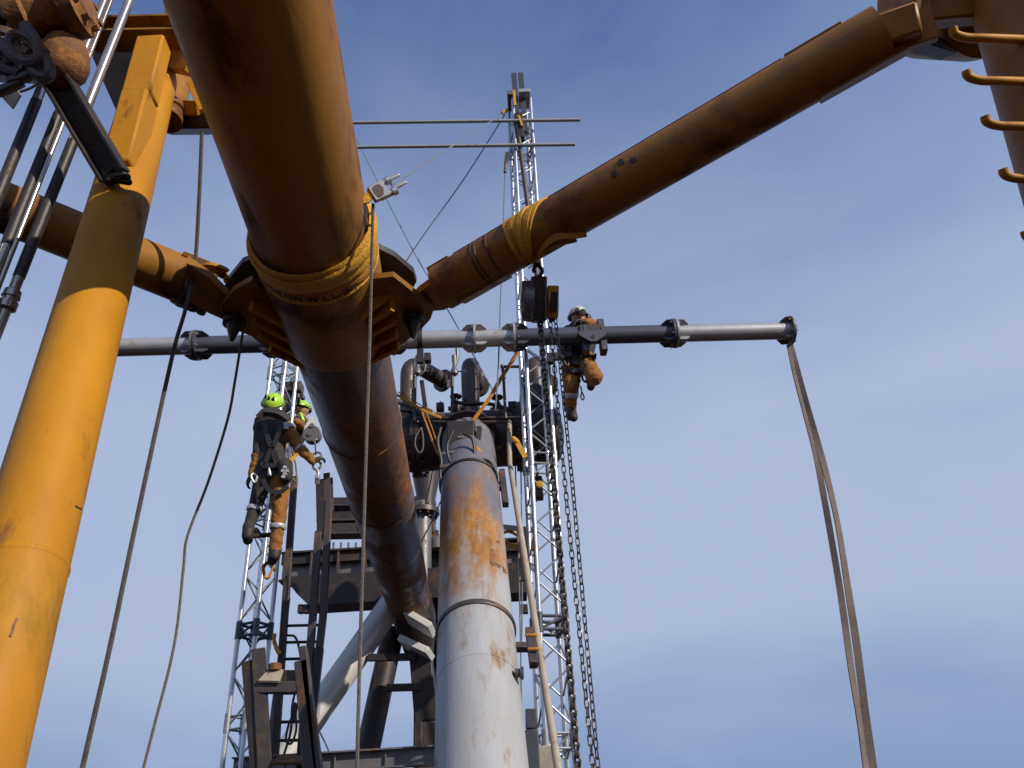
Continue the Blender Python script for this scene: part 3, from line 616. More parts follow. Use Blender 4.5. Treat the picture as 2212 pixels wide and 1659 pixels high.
# ------------------------------------------------------------------ horizontal beam of flanged tubes
zb = PY(1250, 722, 7.05).z; B0, B1 = PZ(232, 751, zb), PZ(1706, 714, zb); bd = (B1-B0).normalized(); RBm = .098
beam = thing('flanged_beam', PZ(1025, 727, zb), 'long horizontal beam of bolted flanged tubes, dark and pale sections in turn', 'spreader beam')
bx = lambda x: PZ(x, 751-(x-232)*37/1474, zb)
for x0, x1, m, nm in ((232, 420, 'galv', 'pale'), (430, 590, 'darkgrey', 'dark'), (590, 848, 'darkgrey', 'dark'), (852, 1023, 'galv', 'pale'), (1027, 1108, 'galv', 'pale'), (1112, 1452, 'darkgrey', 'dark'), (1460, 1706, 'galv', 'pale')):
    s = MB(); s.tube(bx(x0), bx(x1), RBm, n=32); o = s.build('tube_section', m, beam); o['label'] = nm + ' tube section of the beam'
bx_, by_, _ = frame(bd, UZ); GA = 33 if by_.y > 0 else -33
def flange(x, m, sides=(-1, 1), ears=True):
    c = bx(x); s = MB(); rr = RBm*1.72
    s.lathe(c, bd, [(-.012, RBm), (-.012, rr), (.012, rr), (.012, RBm)], 12, closed=True, a0=R(15)); f = s.build('flange', m, beam)
    if ears:
        for sg in sides:
            for k in range(4):
                a = R(GA+90*k); rd = bx_*math.cos(a) + by_*math.sin(a); tg = bd.cross(rd)
                s = MB(); b0 = c + bd*sg*.013
                s.plate([b0+rd*RBm*.97, b0+rd*rr*.99, b0+rd*rr*.99+bd*sg*.06, b0+rd*RBm*1.2+bd*sg*.115, b0+rd*RBm*.97+bd*sg*.12], tg, .012); s.build('gusset', m, f)
    for k in range(6):
        a = R(60*k); rd = bx_*math.cos(a) + by_*math.sin(a); s = MB(); s.lathe(c+rd*RBm*1.42-bd*.035, bd, [(0, .013), (.07, .013)], 6); s.build('bolt', 'chrome', f)
flange(421, 'midgrey', (-1,)); flange(428, 'darkgrey', (1,)); flange(590, 'midgrey'); flange(850, 'darkgrey'); flange(1025, 'galv'); flange(1110, 'galv', (-1,)); flange(1114, 'darkgrey', (1,)); flange(1452, 'darkgrey', (-1,)); flange(1459, 'galv', (1,)); flange(1706, 'midgrey', (-1,))
# clamps round the beam
def clamp(x, label, wid=.05):
    t = thing('beam_clamp', bx(x), label, 'clamp'); s = MB(); c = bx(x)
    s.lathe(c-bd*wid/2, bd, [(0, RBm+.002), (0, RBm+.022), (wid, RBm+.022), (wid, RBm+.002)], 24, closed=True); s.build('band', 'dark', t); return t, c
cl, c = clamp(908, 'dark pipe clamp holding a hanging bracket on the beam above the gooseneck pipes')
s = MB(); s.bar(c-UZ*(RBm+.02), c-UZ*(RBm+.2), bd, .07, .05); s.box(c+bd*.08-UZ*(RBm+.14), bd*.035, UY*.04, UZ*.05); s.build('hanger', 'dark', cl)
cl, c = clamp(1270, 'dark double clamp with a pointed eye plate on the beam before the right worker', .02)
for x in (1262, 1300):
    q = bx(x); s = MB(); s.lathe(q-bd*.02, bd, [(0, RBm), (0, RBm+.03), (.04, RBm+.03), (.04, RBm)], 24, closed=True); s.bar(q+UZ*(RBm+.01), q+UZ*(RBm+.1), bd, .075, .08); s.bar(q-UZ*(RBm+.0), q-UZ*(RBm+.13), bd, .07, .14); s.build('clamp_ring', 'darkgrey', cl)
q = bx(1277) - UY*(RBm+.035)
s = MB(); s.plate([q+bd*-.15+UZ*-.06, q+bd*-.13+UZ*-.03, q+bd*.13-UZ*.03, q+bd*.15-UZ*.06, q+bd*.14-UZ*.09, q+bd*.03-UZ*.17, q-bd*.03-UZ*.17, q-bd*.14-UZ*.09], UY, .03); s.build('pad_eye', 'darkgrey', cl)
s = MB(); s.lathe(q-UY*.022-UZ*.115, UY, [(0, .022), (.006, .022)], 16); s.build('pin_hole', 'black', cl)
s = MB(); s.bar(q+UY*.04+bd*-.13, q+UY*.04+bd*.13, UZ, .14, .05); s.build('clamp_body', 'dark', cl)

# grey webbing straps down from the beam's right end
e0 = bx(1706) - UZ*(RBm+.03)
def strap_pt(x, y, f): return P(x, y, proj(e0)[2]*(1-f*.22))
for lab, pts, wid, tws in (('straighter brown-grey webbing strap hanging from the beam end, on the left', [(1705, 745), (1720, 820), (1742, 905), (1763, 985), (1780, 1075), (1797, 1170), (1817, 1290), (1838, 1440), (1857, 1560), (1871, 1659)], .062, .35),
                      ('outer brown-grey webbing strap hanging from the beam end, on the right', [(1707, 745), (1727, 820), (1748, 895), (1767, 960), (1789, 1040), (1811, 1140), (1830, 1260), (1850, 1390), (1869, 1540), (1886, 1659)], .068, -.3)):
    pp = [strap_pt(x, y, (y-745)/914) for x, y in pts]; dd = (pp[-1]-pp[-2]).normalized(); end = pp[-1] + dd*((pp[-1].z-.02)/-dd.z)
    cv = curve(pp + [end], 6); n_ = len(cv)
    wd = [(rt*math.cos(tws*math.sin(k*.16)*1.5) + fw*math.sin(tws*math.sin(k*.16)*1.5)) for k in range(n_)]
    s = MB(); s.band(cv, wd, wid, .012); o = s.build('webbing_strap', 'webgrey', origin=end); tag(o, lab, 'strap', 'webbing straps at the beam end')

# ------------------------------------------------------------------ dark manifold header with goosenecks
YH = 8.05; hz = PY(1050, 948, YH).z
H0 = PY(760, 955, YH); H1 = PY(1212, 945, YH); H0.z = H1.z = hz; RH = .335
hdr = thing('manifold_header', PY(1000, 948, YH), 'fat dark horizontal manifold with three gooseneck pipes standing on it', 'pipe manifold')
s = MB(); Lh = (H1-H0).length; s.lathe(H0, H1-H0, [(0, RH*.6), (.06, RH), (Lh-.1, RH), (Lh-.04, RH*.93), (Lh, RH*.7), (Lh+.03, RH*.3), (Lh+.035, .001)], 44); s.build('header_pipe', 'header', hdr)
def hpx_(cx_, cy_): return NY(850+cx_/3.403, 750+cy_/3.403, 7.62)
def goose(x, ytop, r, turn, m='header', back=.45):
    b = PY(x, 900, YH); b.z = hz+RH*.5; top = PY(x, ytop, YH).z - r; pts = [b]
    dirv = Vector((math.sin(turn), math.cos(turn), 0)); rad = .2
    pts += [Vector((b.x, b.y, b.z+(top-rad-b.z)*k/4)) for k in range(1, 5)]
    c = Vector((b.x, b.y, top-rad)) + dirv*rad
    pts += [c - dirv*rad*math.cos(a) + UZ*rad*math.sin(a) for a in [math.pi/2*k/7 for k in range(1, 8)]]
    pts += [pts[-1] + dirv*back*k/2 for k in (1, 2)]
    s = MB(); s.poly(pts, r, 24); s.build('gooseneck', m, hdr)
    s = MB(); s.lathe(Vector((b.x, b.y, hz+RH-.02)), UZ, [(0, r), (0, r*1.35), (.06, r*1.25), (.08, r)], 24); s.build('saddle', m, hdr)
    s = MB(); e_ = pts[-1]; s.lathe(e_, dirv, [(-.03, r), (-.03, r*1.5), (.02, r*1.5), (.02, r)], 20); s.build('pipe_flange', m, hdr)
goose(881, 765, .10, R(35)); goose(1018, 762, .108, R(4)); goose(1163, 760, .13, R(10))
s = MB(); s.bar(PY(1128, 820, YH-.05), PY(1126, 900, YH-.05), UX, .05, .06); s.bar(PY(1140, 825, YH+.2), PY(1140, 905, YH+.2), UX, .18, .1); s.build('stand_plate', 'dark', hdr)
s = MB(); q = PY(951, 880, YH); s.box(q, UX*.045, UY*.045, UZ*.05); s.tube(q, PY(951, 866, YH), .006); s.build('fitting', 'dark', hdr)
s = MB(); q = PY(1107, 880, YH-.1); s.box(q, UX*.05, UY*.05, UZ*.06); s.build('fitting', 'dark', hdr)
s = MB(); s.bar(PY(911, 822, YH-.15), PY(920, 890, YH-.15), UX, .05, .03); s.build('stand_plate', 'dark', hdr)
s = MB(); s.lathe(PY(905, 905, YH-.1), Vector((0, -.3, 1)), [(0, .16), (.1, .16), (.12, .12)], 20); s.build('saddle', 'header', hdr)
for x_ in (905, 1128):
    c = PY(x_, 948, YH); c = Vector((c.x, YH, hz)); s = MB(); s.lathe(c-UX*.05, UX, [(0, RH-.002), (0, RH+.075), (.045, RH+.075), (.045, RH+.03), (.055, RH+.03), (.055, RH+.075), (.1, RH+.075), (.1, RH-.002)], 44)
    for k in range(18): a = R(20*k); s.lathe(c + Vector((-.08, math.cos(a)*(RH+.05), math.sin(a)*(RH+.05))), UX, [(0, .017), (.16, .017)], 6)
    s.build('bolted_flange', 'header', hdr)
for x_, y_ in ((985, 882), (1075, 884)):
    q = PY(x_, y_, YH-.12); s = MB(); s.lathe(q-UZ*.06, UZ, [(0, .05), (.03, .065), (.09, .06), (.11, .03), (.2, .022), (.21, .07), (.225, .07), (.23, .02)], 14); s.tube(q-UX*.09, q+UX*.09, .028, n=10); s.build('hand_valve', 'dark', hdr)
s = MB(); s.poly(curve([hpx_(1010, 905), hpx_(1140, 930), hpx_(1300, 925), hpx_(1430, 955), hpx_(1540, 1000), hpx_(1560, 1120)]), .022, 10); s.build('cable_run', 'black', hdr)
s = MB(); s.poly(curve([hpx_(560, 985), hpx_(700, 1010), hpx_(860, 1090), hpx_(960, 1200), hpx_(930, 1400)]), .018, 10); s.build('cable_run', 'black', hdr)
s = MB(); s.poly(curve([hpx_(520, 905), hpx_(590, 925), hpx_(680, 960), hpx_(745, 1000)]), .035, 10); s.build('hose_bundle', 'midgrey', hdr)
# the drop leg under the header, left of the grey pipe, and its flange
q0 = PY(921, 1000, 10.9)
s = MB(); s.lathe(q0+UZ*.1, -UZ, [(-.5, .24), (.2, .235), (.75, .13), (1.0, .13)], 24); s.build('reducer', 'header', hdr)
c = PY(912, 1100, 10.9); s = MB(); s.lathe(c, UZ, [(-.09, .15), (-.09, .26), (-.02, .26), (-.01, .15)], 28)
for k in range(12): a = R(30*k); s.lathe(c+Vector((math.cos(a)*.225, math.sin(a)*.225, -.13)), UZ, [(0, .02), (.15, .02)], 6)
s.build('bolted_flange', 'header', hdr)
s = MB(); s.tube(c+UZ*.1, Vector((c.x, c.y, c.z-1.6)), .14, n=20); s.build('drop_pipe', 'midgrey', hdr)
# small-bore tubing
def hpx(cx_, cy_, Y_): return NY(850+cx_/3.403, 750+cy_/3.403, Y_)
tb = thing('small_bore_tubing', hpx(1000, 1060, 7.5), 'rectangular run of thin dark tubing with valves in front of the manifold', 'tubing')
YT = 7.5
for pts in ([(680, 690), (680, 1065), (700, 1082), (1490, 1082), (1500, 1100)], [(690, 1050), (1640, 1045), (1635, 720), (1590, 606), (1435, 606), (1445, 700), (1462, 1045)], [(1005, 660), (1000, 1050)]):
    p3 = [hpx(x, y, YT) for x, y in pts]; s = MB()
    for a, b in zip(p3[:-1], p3[1:]): s.tube(a, b, .017, n=10)
    for a in p3: s.lathe(a-UZ*.024, UZ, [(0, .012), (.008, .024), (.04, .024), (.048, .012)], 10)
    s.build('tube_run', 'header', tb)
for x, y in ((705, 650), (1022, 650)):
    s = MB(); c = hpx(x, y, YT); s.lathe(c-UZ*.05, UZ, [(0, .02), (.02, .042), (.07, .042), (.1, .025), (.16, .022), (.2, .028), (.26, .03), (.28, .012)], 12); s.tube(c-UX*.02, c+UX*.13, .009, n=8); s.lathe(c-UY*.03, UY, [(0, .03), (.06, .03)], 10); s.build('valve', 'midgrey', tb)
    s = MB(); q = hpx(x-45, y+70, YT); s.bar(q, q-UZ*.1, UX, .05, .006); s.build('tag_plate', 'midgrey', tb)
s = MB(); s.poly(curve([hpx(735, 505, YT), hpx(770, 570, YT), hpx(765, 640, YT), hpx(720, 680, YT)]), .01, 8); s.build('valve_lever', 'midgrey', tb); s = MB(); s.poly(curve([hpx(1045, 450, YT), hpx(1048, 520, YT), hpx(1025, 600, YT)]), .022, 8); s.build('valve_stem', 'midgrey', tb)
# wrapped orange straps on the manifold
for pts, w_, lab in ((([(1565, 478), (1490, 600), (1400, 740), (1320, 880), (1190, 1060), (1160, 1125)]), .035, 'orange strap tied slantwise from beam to the manifold'),
                ([(505, 838), (600, 890), (700, 950), (800, 1000), (910, 1045)], .03, 'orange strap lying over the manifold behind the big rusty tube'),
                ([(745, 995), (775, 1080), (815, 1190), (850, 1290), (900, 1380), (1010, 1445)], .02, 'thin brown strap drooping from the manifold to the grey pipe')):
    s = MB(); pp = curve([hpx(x, y, 7.42) for x, y in pts]); s.band(pp, [UX*.7+UZ*.7]*len(pp), w_, .01); s.poly([p_+UX*.035+UZ*.02 for p_ in pp], .006, 6)
    o = s.build('ratchet_strap', 'weborg', origin=hpx(*pts[-1], 7.42)); tag(o, lab, 'strap')
s = MB(); s.band([hpx(1560, 1250, 7.15), hpx(1590, 1310, 7.15), hpx(1635, 1390, 7.15)], UX, .05, .02); s.capsule(hpx(1530, 1230, 7.15), hpx(1555, 1250, 7.15), .03, .03); o = s.build('ratchet_strap', 'webyel', origin=hpx(1600, 1320, 7.15)); tag(o, 'short twisted yellow strap at the left side of the tall tower', 'strap')
s = MB(); lp = [hpx(720+math.sin(t*math.pi)*38*(1 if k < 13 else 1)*math.cos(0), 1180, 7.3) for k, t in enumerate([0])]
loop = [hpx(x, y, 7.35) for x, y in ((735, 1130), (690, 1210), (685, 1290), (722, 1350), (750, 1310), (752, 1220), (738, 1130))]
s.poly(curve(loop), .008, 6); o = s.build('rope_loop', 'rope', origin=loop[3]); tag(o, 'pale rope loop hanging on the manifold', 'rope')

# ------------------------------------------------------------------ the big light grey pipe slanting up to the manifold
G0, G1 = P(1040, 1659, 4.72), P(1013, 1000, 8.1); gdv = (G1-G0).normalized()
gb0 = G0 - gdv*(G0.z/gdv.z) ; gtop = G1 + gdv*.55; RG = .289
gp = thing('grey_pipe', gb0, 'big light grey pipe slanting up to the manifold, rust stained near its top', 'pipe')
s = MB(); s.lathe(gb0, gdv, [(0, RG), ((G1-gb0).length+.6, RG)], 64); s.build('pipe', 'greypipe', gp)
def gat(y): return on_line(gb0, G1+gdv, y)
def collar(y, w_, r, m, nm): s = MB(); s.lathe(gat(y), gdv, [(-w_/2, RG-.002), (-w_/2, RG+r*.7), (-w_/4, RG+r), (w_/4, RG+r), (w_/2, RG+r*.7), (w_/2, RG-.002)], 64); return s.build(nm, m, gp)
collar(1366, .045, .016, 'bracket', 'ring_collar'); collar(1480, .02, .003, 'greypipe', 'weld_seam')
collar(1048, .03, .02, 'black', 'hose_ring')
s = MB(); s.lathe(G1+gdv*.50, gdv, [(0, RG), (0, RG+.07), (.08, RG+.05), (.1, RG)], 48); s.build('saddle_ring', 'dark', gp)
# black clamp box on its head
for k, pts in enumerate(([(905, 1130), (880, 1260), (910, 1420), (900, 1540), (930, 1640)], [(1010, 1160), (960, 1300), (1000, 1440), (1130, 1440)], [(1245, 1400), (1330, 1430), (1390, 1530), (1400, 1600)], [(1100, 1180), (1180, 1240), (1190, 1400), (1120, 1440)])):
    s = MB(); s.poly(curve([hpx(x, y, 7.02) for x, y in pts]), .016, 8); s.build('cable', 'black', gp)
cb_ = thing('clamp_box', hpx(1080, 1250, 7.3), 'black slotted clamp box strapped at the head of the grey pipe', 'clamp')
s = MB(); s.box(hpx(1085, 1250, 7.35), UX*.15, UY*.12, UZ*.19); s.build('box_body', 'dark', cb_)
for y_ in (1215, 1255): s = MB(); s.bar(hpx(1050, y_, 7.2), hpx(1160, y_, 7.2), UZ, .03, .03); s.build('slot_bar', 'midgrey', cb_)
s = MB(); s.bar(hpx(1238, 1130, 7.25), hpx(1225, 1310, 7.25), UX, .05, .08); s.build('side_post', 'dark', cb_)
s = MB(); s.capsule(hpx(1215, 1320, 7.1), hpx(1240, 1360, 7.1), .03, .035); s.capsule(hpx(1240, 1360, 7.1), hpx(1272, 1395, 7.1), .025, .02); s.build('strap_knot', 'weborg', cb_)
s = MB(); s.band(curve([hpx(900, 1465, 7.0), hpx(1000, 1450, 6.98), hpx(1080, 1420, 6.96), hpx(1120, 1385, 7.0)]), UZ, .03, .012); s.band(curve([hpx(885, 1360, 7.1), hpx(1000, 1340, 7.1), hpx(1180, 1320, 7.1)]), UZ, .025, .012); s.build('lashing', 'webgrey', cb_)

# slim pole beside the grey pipe, on T brackets
pp = [hpx(1495, 1085, YT), P(1101, 1000, 8.0), P(1140, 1240, 6.35), P(1210, 1690, 4.75)]
dd = (pp[3]-pp[1]).normalized(); pend = pp[3] + dd*(pp[3].z/-dd.z)
pole = thing('slim_pipe', pend, 'slim rust-brown pipe running down beside the big grey pipe', 'pipe')
s = MB(); s.poly([pp[0], pp[0].lerp(pp[1], .5), pp[1], pp[1]+dd*.1, P(1152, 1320, 5.98), pend], .0265, 16); s.build('pipe', 'beige', pole)
for xy, dpt, h_ in (((1088, 1053), 7.6, .62), ((1148, 1398), 5.65, .36)):
    c = P(xy[0], xy[1], dpt); s = MB(); s.bar(c-gdv*h_/2, c+gdv*h_/2, rt, .06, .07); s.build('bracket_bar', 'bracket', pole)
    s = MB(); s.bar(c-rt*.16*(8/dpt)**0-rt*.0, c, gdv, .055, .06); s.build('bracket_arm', 'bracket', pole)
for y_ in (1372, 1402, 1432):
    c = P(1146+(y_-1372)*.17, y_, 5.55); s = MB(); s.capsule(c-rt*.03, c+rt*.035, .011, .014, 10); s.build('pipe_clip', 'weborg', pole)
s = MB(); s.lathe(P(1128, 1454, 5.2)-rt*.05, rt, [(0, .03), (.035, .03), (.037, .042), (.06, .042)], 16); o = s.build('pipe_stub', 'darkgrey', origin=P(1128, 1454, 5.2)); tag(o, 'short dark pipe stub sticking out on the right of the grey pipe', 'pipe stub')

# ------------------------------------------------------------------ steel behind: end node, struts, platform
endn = thing('end_node', A1, 'dark conical end casting where the rusty tube meets the struts, with two pale lugs', 'steel node')
s = MB(); s.lathe(A1+ax*.05, ax, [(0, RC*.985), (.06, RC*1.02), (.4, RC*1.0), (.5, RC*.8)], 40); s.build('end_cap', 'dark', endn)
s = MB(); c0, c1 = P(890, 1300, 10.85), P(905, 1400, 10.9); s.lathe(c0, c1-c0, [(-.1, .3), (.25, .30), (.55, .24), (.75, .2)], 32); s.build('cone', 'dark', endn)
for a, b, m in (((880, 1330), (934, 1362), 'yellow'), ((868, 1385), (930, 1414), 'yellow')):
    s = MB(); a, b = P(*a, 10.2), P(*b, 10.0); s.bar(a, b, Vector((-.5, .8, .2)), .3, .085); s.build('lug', 'white', endn)
s = MB(); s.bar(P(895, 1290, 10.3), P(920, 1340, 10.2), rt, .14, .05); s.build('strap_plate', 'bracket', endn)
def strut(name, a, b, r, m, label, cat='strut', ext=True):
    d_ = (b-a).normalized()
    if ext and d_.z < 0: b = b + d_*((b.z)/-d_.z)
    s = MB(); s.tube(a, b, r, n=32); o = s.build(name, m, origin=b); return tag(o, label, cat)
strut('diagonal_strut', P(852, 1296, 10.75), P(606, 1650, 9.3), .175, 'silver', 'silver painted diagonal tube going down left from the end node', ext=True)
strut('raked_post', P(850, 1360, 11.1), P(786, 1659, 10.0), .16, 'dark', 'dark leg tube behind the vertical rope, left of the grey pipe', 'steel leg')
col = thing('steel_column', plumb(PY(925, 1659, 10.6), 0), 'dark tapering steel column just left of the grey pipe', 'steel column')
s = MB(); s.bar(PY(908, 1400, 10.6), PY(922, 1560, 10.6), UX, .29, .2); s.build('upper_shaft', 'dark', col)
a = PY(926, 1560, 10.6); s = MB(); s.bar(a, Vector((a.x, a.y, 0)), UX, .24, .25); s.build('lower_shaft', 'bracket', col)
s = MB(); s.bar(PY(905, 1560, 10.4), PY(906, 1640, 10.4), UX, .10, .2); s.build('side_box', 'dark', col)
for k, (xa, xb, y_) in enumerate(((795, 900, 1421), (835, 910, 1486))):
    s = MB(); s.bar(PY(xa, y_, 10.5), PY(xb, y_-2, 10.5), UZ, .09, .07); o = s.build('cross_bar', 'dark', origin=PY((xa+xb)/2, y_, 10.5)); tag(o, ['upper', 'lower'][k]+' short dark cross bar between dark leg and steel column', 'cross bar')
# bottom transverse beam
s = MB(); a, b = PY(505, 1649, 8.3), PY(945, 1641, 8.3); a.z = b.z = (a.z+b.z)/2
s.bar(a, b, UZ, .15, .018); s.bar(a+UZ*.08, b+UZ*.08, UY, .16, .016); s.bar(a-UZ*.08, b-UZ*.08, UY, .16, .016)
for k in range(5): c = a.lerp(b, k/4+.001*(-1 if k > 2 else 1)); s.bar(Vector((c.x, c.y+.3, 0)) if k in (0, 4) else c-UZ*.07, Vector((c.x, c.y+.3, c.z-.09)) if k in (0, 4) else c+UZ*.07, UX, .08 if k in (0, 4) else .012, .08)
o = s.build('cross_beam', 'midgrey', origin=(a+b)/2); tag(o, 'grey steel beam lying across the bottom edge behind the H-shaped frame', 'steel beam')
# I-beam platform
plat = thing('platform', PY(720, 1230, 11.3), 'dark steel platform of stiffened beams behind the rusty tube', 'platform')
def lev(x, y, Y_): return PY(x, y, Y_)
zt, zw0, zw1 = lev(720, 1195, 11.2).z, lev(720, 1216, 11.2).z, lev(720, 1254, 11.2).z
xl, xr = lev(612, 1220, 11.2).x, lev(1148, 1220, 11.2).x
s = MB(); s.bar(Vector((xl, 11.2, (zt+zw1)/2)), Vector((xr, 11.2, (zt+zw1)/2)), UZ, zt-zw1-.03, .02); s.build('web', 'midgrey', plat)
s = MB(); s.bar(Vector((xl, 11.2, zt)), Vector((xr, 11.2, zt)), UY, .34, .03); s.build('top_flange', 'dark', plat)
s = MB(); s.bar(Vector((xl, 11.2, zw1)), Vector((xr, 11.2, zw1)), UY, .34, .03); s.build('bottom_flange', 'dark', plat)
s = MB(); s.bar(Vector((xl, 11.12, zt-.09)), Vector((xr, 11.12, zt-.09)), UZ, .15, .06); s.build('toe_plate', 'dark', plat)
for k in range(10):
    x = xl + (xr-xl)*(k+.15)/9.3; s = MB(); s.bar(Vector((x, 11.1, zw1+.02)), Vector((x, 11.1, zt-.02)), UY, .14, .025); s.build('stiffener', 'bracket', plat)
zc0, zc1 = lev(720, 1262, 11.2).z, lev(720, 1322, 11.25).z
s = MB(); s.plate([Vector((xl+.15, 11.05, zw1-.02)), Vector((xr-.05, 11.05, zw1-.02)), Vector((xr-.1, 11.05, zc1)), Vector((xl+.55, 11.05, zc1)), Vector((xl+.36, 11.05, zc1+.17))], UY, .5); s.build('under_box', 'dark', plat)
for x in (650, 662, 1128, 1135): q = lev(x, 1316, 10.9); s = MB(); s.box(q, UX*.035, UY*.05, UZ*.06); s.build('foot_clip', 'dark', plat)
up0, up1 = lev(690, 1078, 11.6), lev(850, 1078, 11.6)
for y0, y1, m in ((1082, 1100, 'dark'), (1112, 1132, 'dark'), (1136, 1160, 'header')):
    a, b = lev(690, (y0+y1)/2, 11.6), lev(940, (y0+y1)/2-4, 11.6); hh = abs(lev(690, y0, 11.6).z - lev(690, y1, 11.6).z); s = MB(); s.bar(a, b, UZ, hh, .3); s.build('upper_beam', m, plat)
    s = MB(); s.bar(a-UZ*hh/2-UY*.17, b-UZ*hh/2-UY*.17, UZ, .025, .03); s.build('beam_edge', 'bracket', plat)
for k in range(9):
    q = lev(705+k*16, 1172, 11.4); s = MB(); s.bar(q, q-UZ*(.1+.05*(k % 3)), UX, .03, .03); s.build('hanging_clip', 'midgrey', plat)
for x in (940, 690): q = lev(x, 1185, 11.5); s = MB(); s.bar(lev(x, 1150, 11.6), lev(x, 1200, 11.4), UX, .12, .12); s.build('post', 'header', plat)
for x in (620, 1100):  # legs of the platform go down to the deck
    q = lev(x, 1300, 11.6)
    s = MB(); s.bar(Vector((lev(905, 1300, 11.6).x + (0.25 if x > 900 else 0), 11.75, 0)), Vector((lev(905, 1300, 11.6).x + (0.25 if x > 900 else 0), 11.75, zw1)), UX, .15, .15); s.build('support_post', 'dark', plat)
s = MB(); q = lev(945, 1172, 11.0); s.lathe(q, UZ, [(-.1, .11), (.05, .11), (.08, .08)], 16); o = s.build('dome_cap', 'midgrey', origin=q); tag(o, 'small grey domed cap on the platform, left of the grey pipe', 'cap')

# channel pair beside the worker, ladder and its rail
ch = thing('channel_pair', PY(680, 1490, 7.9), 'pair of tall rust-streaked channel bars below the lifting hook', 'steel bars')
a, b = PY(693, 1033, 7.9), PY(676, 1275, 7.9)
s = MB(); s.bar(PY(692, 1036, 7.9), PY(695, 1150, 7.9), UX, .10, .03); s.build('end_plate', 'dark', ch)
s = MB(); s.channel(PY(704, 1028, 7.98), PY(706, 1100, 7.98), UY, .16, .05, .02); s.build('end_plate', 'bracket', ch)
def down(pts, Y_): return [PY(x, y, Y_) for x, y in pts]
for pts, w_, m in (([(688, 1150), (676, 1330), (664, 1480)], .075, 'bracket'), ([(711, 1080), (698, 1330), (690, 1400)], .072, 'bracket')):
    q = down(pts, 7.9); s = MB()
    for a, b in zip(q[:-1], q[1:]): s.bar(a, b, UX, w_, .05)
    s.build('flat_bar', m, ch)
    e_ = q[-1]; dd = (q[-1]-q[-2]).normalized(); g_ = e_+dd*((e_.z)/-dd.z); s = MB(); s.bar(e_, g_, UX, w_*1.15, .06); s.build('lower_bar', 'dark', ch)
lad = thing('ladder', plumb(PY(590, 1650, 8.6), 0), 'thin dark ladder rail with rungs behind the H-shaped frame', 'ladder')
a, b = PY(636, 1030, 8.6), PY(592, 1659, 8.6); dd = (b-a).normalized(); b2 = b + dd*(b.z/-dd.z)
s = MB(); s.bar(a, b2, UX, .075, .06); s.build('rail', 'bracket', lad)
a, b = PY(622, 1290, 8.7), PY(577, 1650, 8.7); s = MB(); s.bar(a, b, UX, .05, .05); s.build('rail', 'midgrey', lad)
for y_ in (1352, 1388, 1424, 1498, 1560, 1600):
    xa = 612-(y_-1352)*.07; s = MB(); s.tube(PY(xa, y_, 8.62), PY(xa+82, y_-2, 8.62), .016, n=8); s.build('rung', 'dark', lad)
# H-shaped frame in front
hf = thing('portal_stand', plumb(PY(610, 1659, 7.2), 0), 'H-shaped rust-streaked channel frame in front of the left tower', 'steel frame')
for (xa, ya), (xb, yb), w_ in (((530, 1428), (557, 1659), .095), ((551, 1402), (572, 1659), .055)):
    a, b = PY(xa+7, ya, 7.2), PY(xb, yb, 7.2); s = MB(); dd = (b-a).normalized(); b = b+dd*(b.z/-dd.z); s.bar(a, b, UX if w_ > .06 else Vector((.25, -.97, 0)), w_*1.25, .05 if w_ > .06 else .12); s.build('upright', 'dark', hf)
for (xa, ya), (xb, yb), w_, m in (((652, 1428), (672, 1659), .12, 'header'), ((655, 1398), (688, 1659), .06, 'bracket')):
    a, b = PY(xa, ya, 7.2), PY(xb, yb, 7.2); s = MB(); dd = (b-a).normalized(); b = b+dd*(b.z/-dd.z); s.bar(a, b, UX, w_, .1); s.build('upright', m, hf)
s = MB(); s.bar(PY(550, 1487, 7.2), PY(655, 1484, 7.2), UZ, .095, .09); s.build('cross_member', 'bracket', hf)
s = MB(); s.bar(PY(556, 1462, 7.24), PY(645, 1462, 7.24), UZ, .11, .05); s.build('cross_member', 'header', hf)
s = MB(); s.plate([PY(558, 1472, 7.12), PY(580, 1448, 7.2), PY(612, 1448, 7.2), PY(604, 1473, 7.12)], Vector((0, -.6, .8)), .02); s.build('seat_plate', 'beige', hf)
s = MB(); s.lathe(PY(594, 1440, 7.2), UZ, [(-.03, .06), (.02, .06), (.03, .04)], 12); s.build('stud', 'heavyrust', hf)
s = MB(); s.plate([PY(590, 1650, 7.6), PY(600, 1634, 7.8), PY(668, 1634, 7.8), PY(690, 1650, 7.6)], Vector((0, -.4, .9)), .02); o = s.build('rusty_plate', 'heavyrust', origin=PY(630, 1642, 7.7)); tag(o, 'small rusty plate on the bottom beam between the frame legs', 'plate')
# right bottom bits
s = MB(); a = PY(1147, 1532, 6.6); s.bar(a, PY(1148, 1575, 6.6), UX, .09, .09); s.bar(PY(1148, 1577, 6.6), Vector((PY(1152, 1659, 6.6).x, 6.6, 0)), UX, .105, .11); o = s.build('post_stub', 'darkgrey', origin=Vector((a.x, 6.6, 0))); tag(o, 'short dark capped post between the grey pipe and slim pipe, near the bottom edge', 'post')
s = MB(); a = PY(1178, 1641, 6.9); s.bar(Vector((a.x, 6.9, 0)), a+UZ*.1, UX, .17, .12); o = s.build('beige_panel', 'beige', origin=Vector((a.x, 6.9, 0))); tag(o, 'beige rust-spotted panel post at the foot of the tall tower', 'panel')
for k, (a, b, m) in enumerate((((1086, 1138), (1160, 1146), 'beige'), ((1085, 1177), (1160, 1185), 'webyel'))):
    s = MB(); a, b = PY(*a, 8.9), PY(*b, 7.6); s.bar(a, b, UZ, .06, .05); o = s.build('tie_bar', m, origin=(a+b)/2); tag(o, ['beige tie bar between the grey pipe and the tall tower', 'yellow strap stretched between the grey pipe and the tall tower, below the beige bar'][k], ['bar', 'strap'][k])
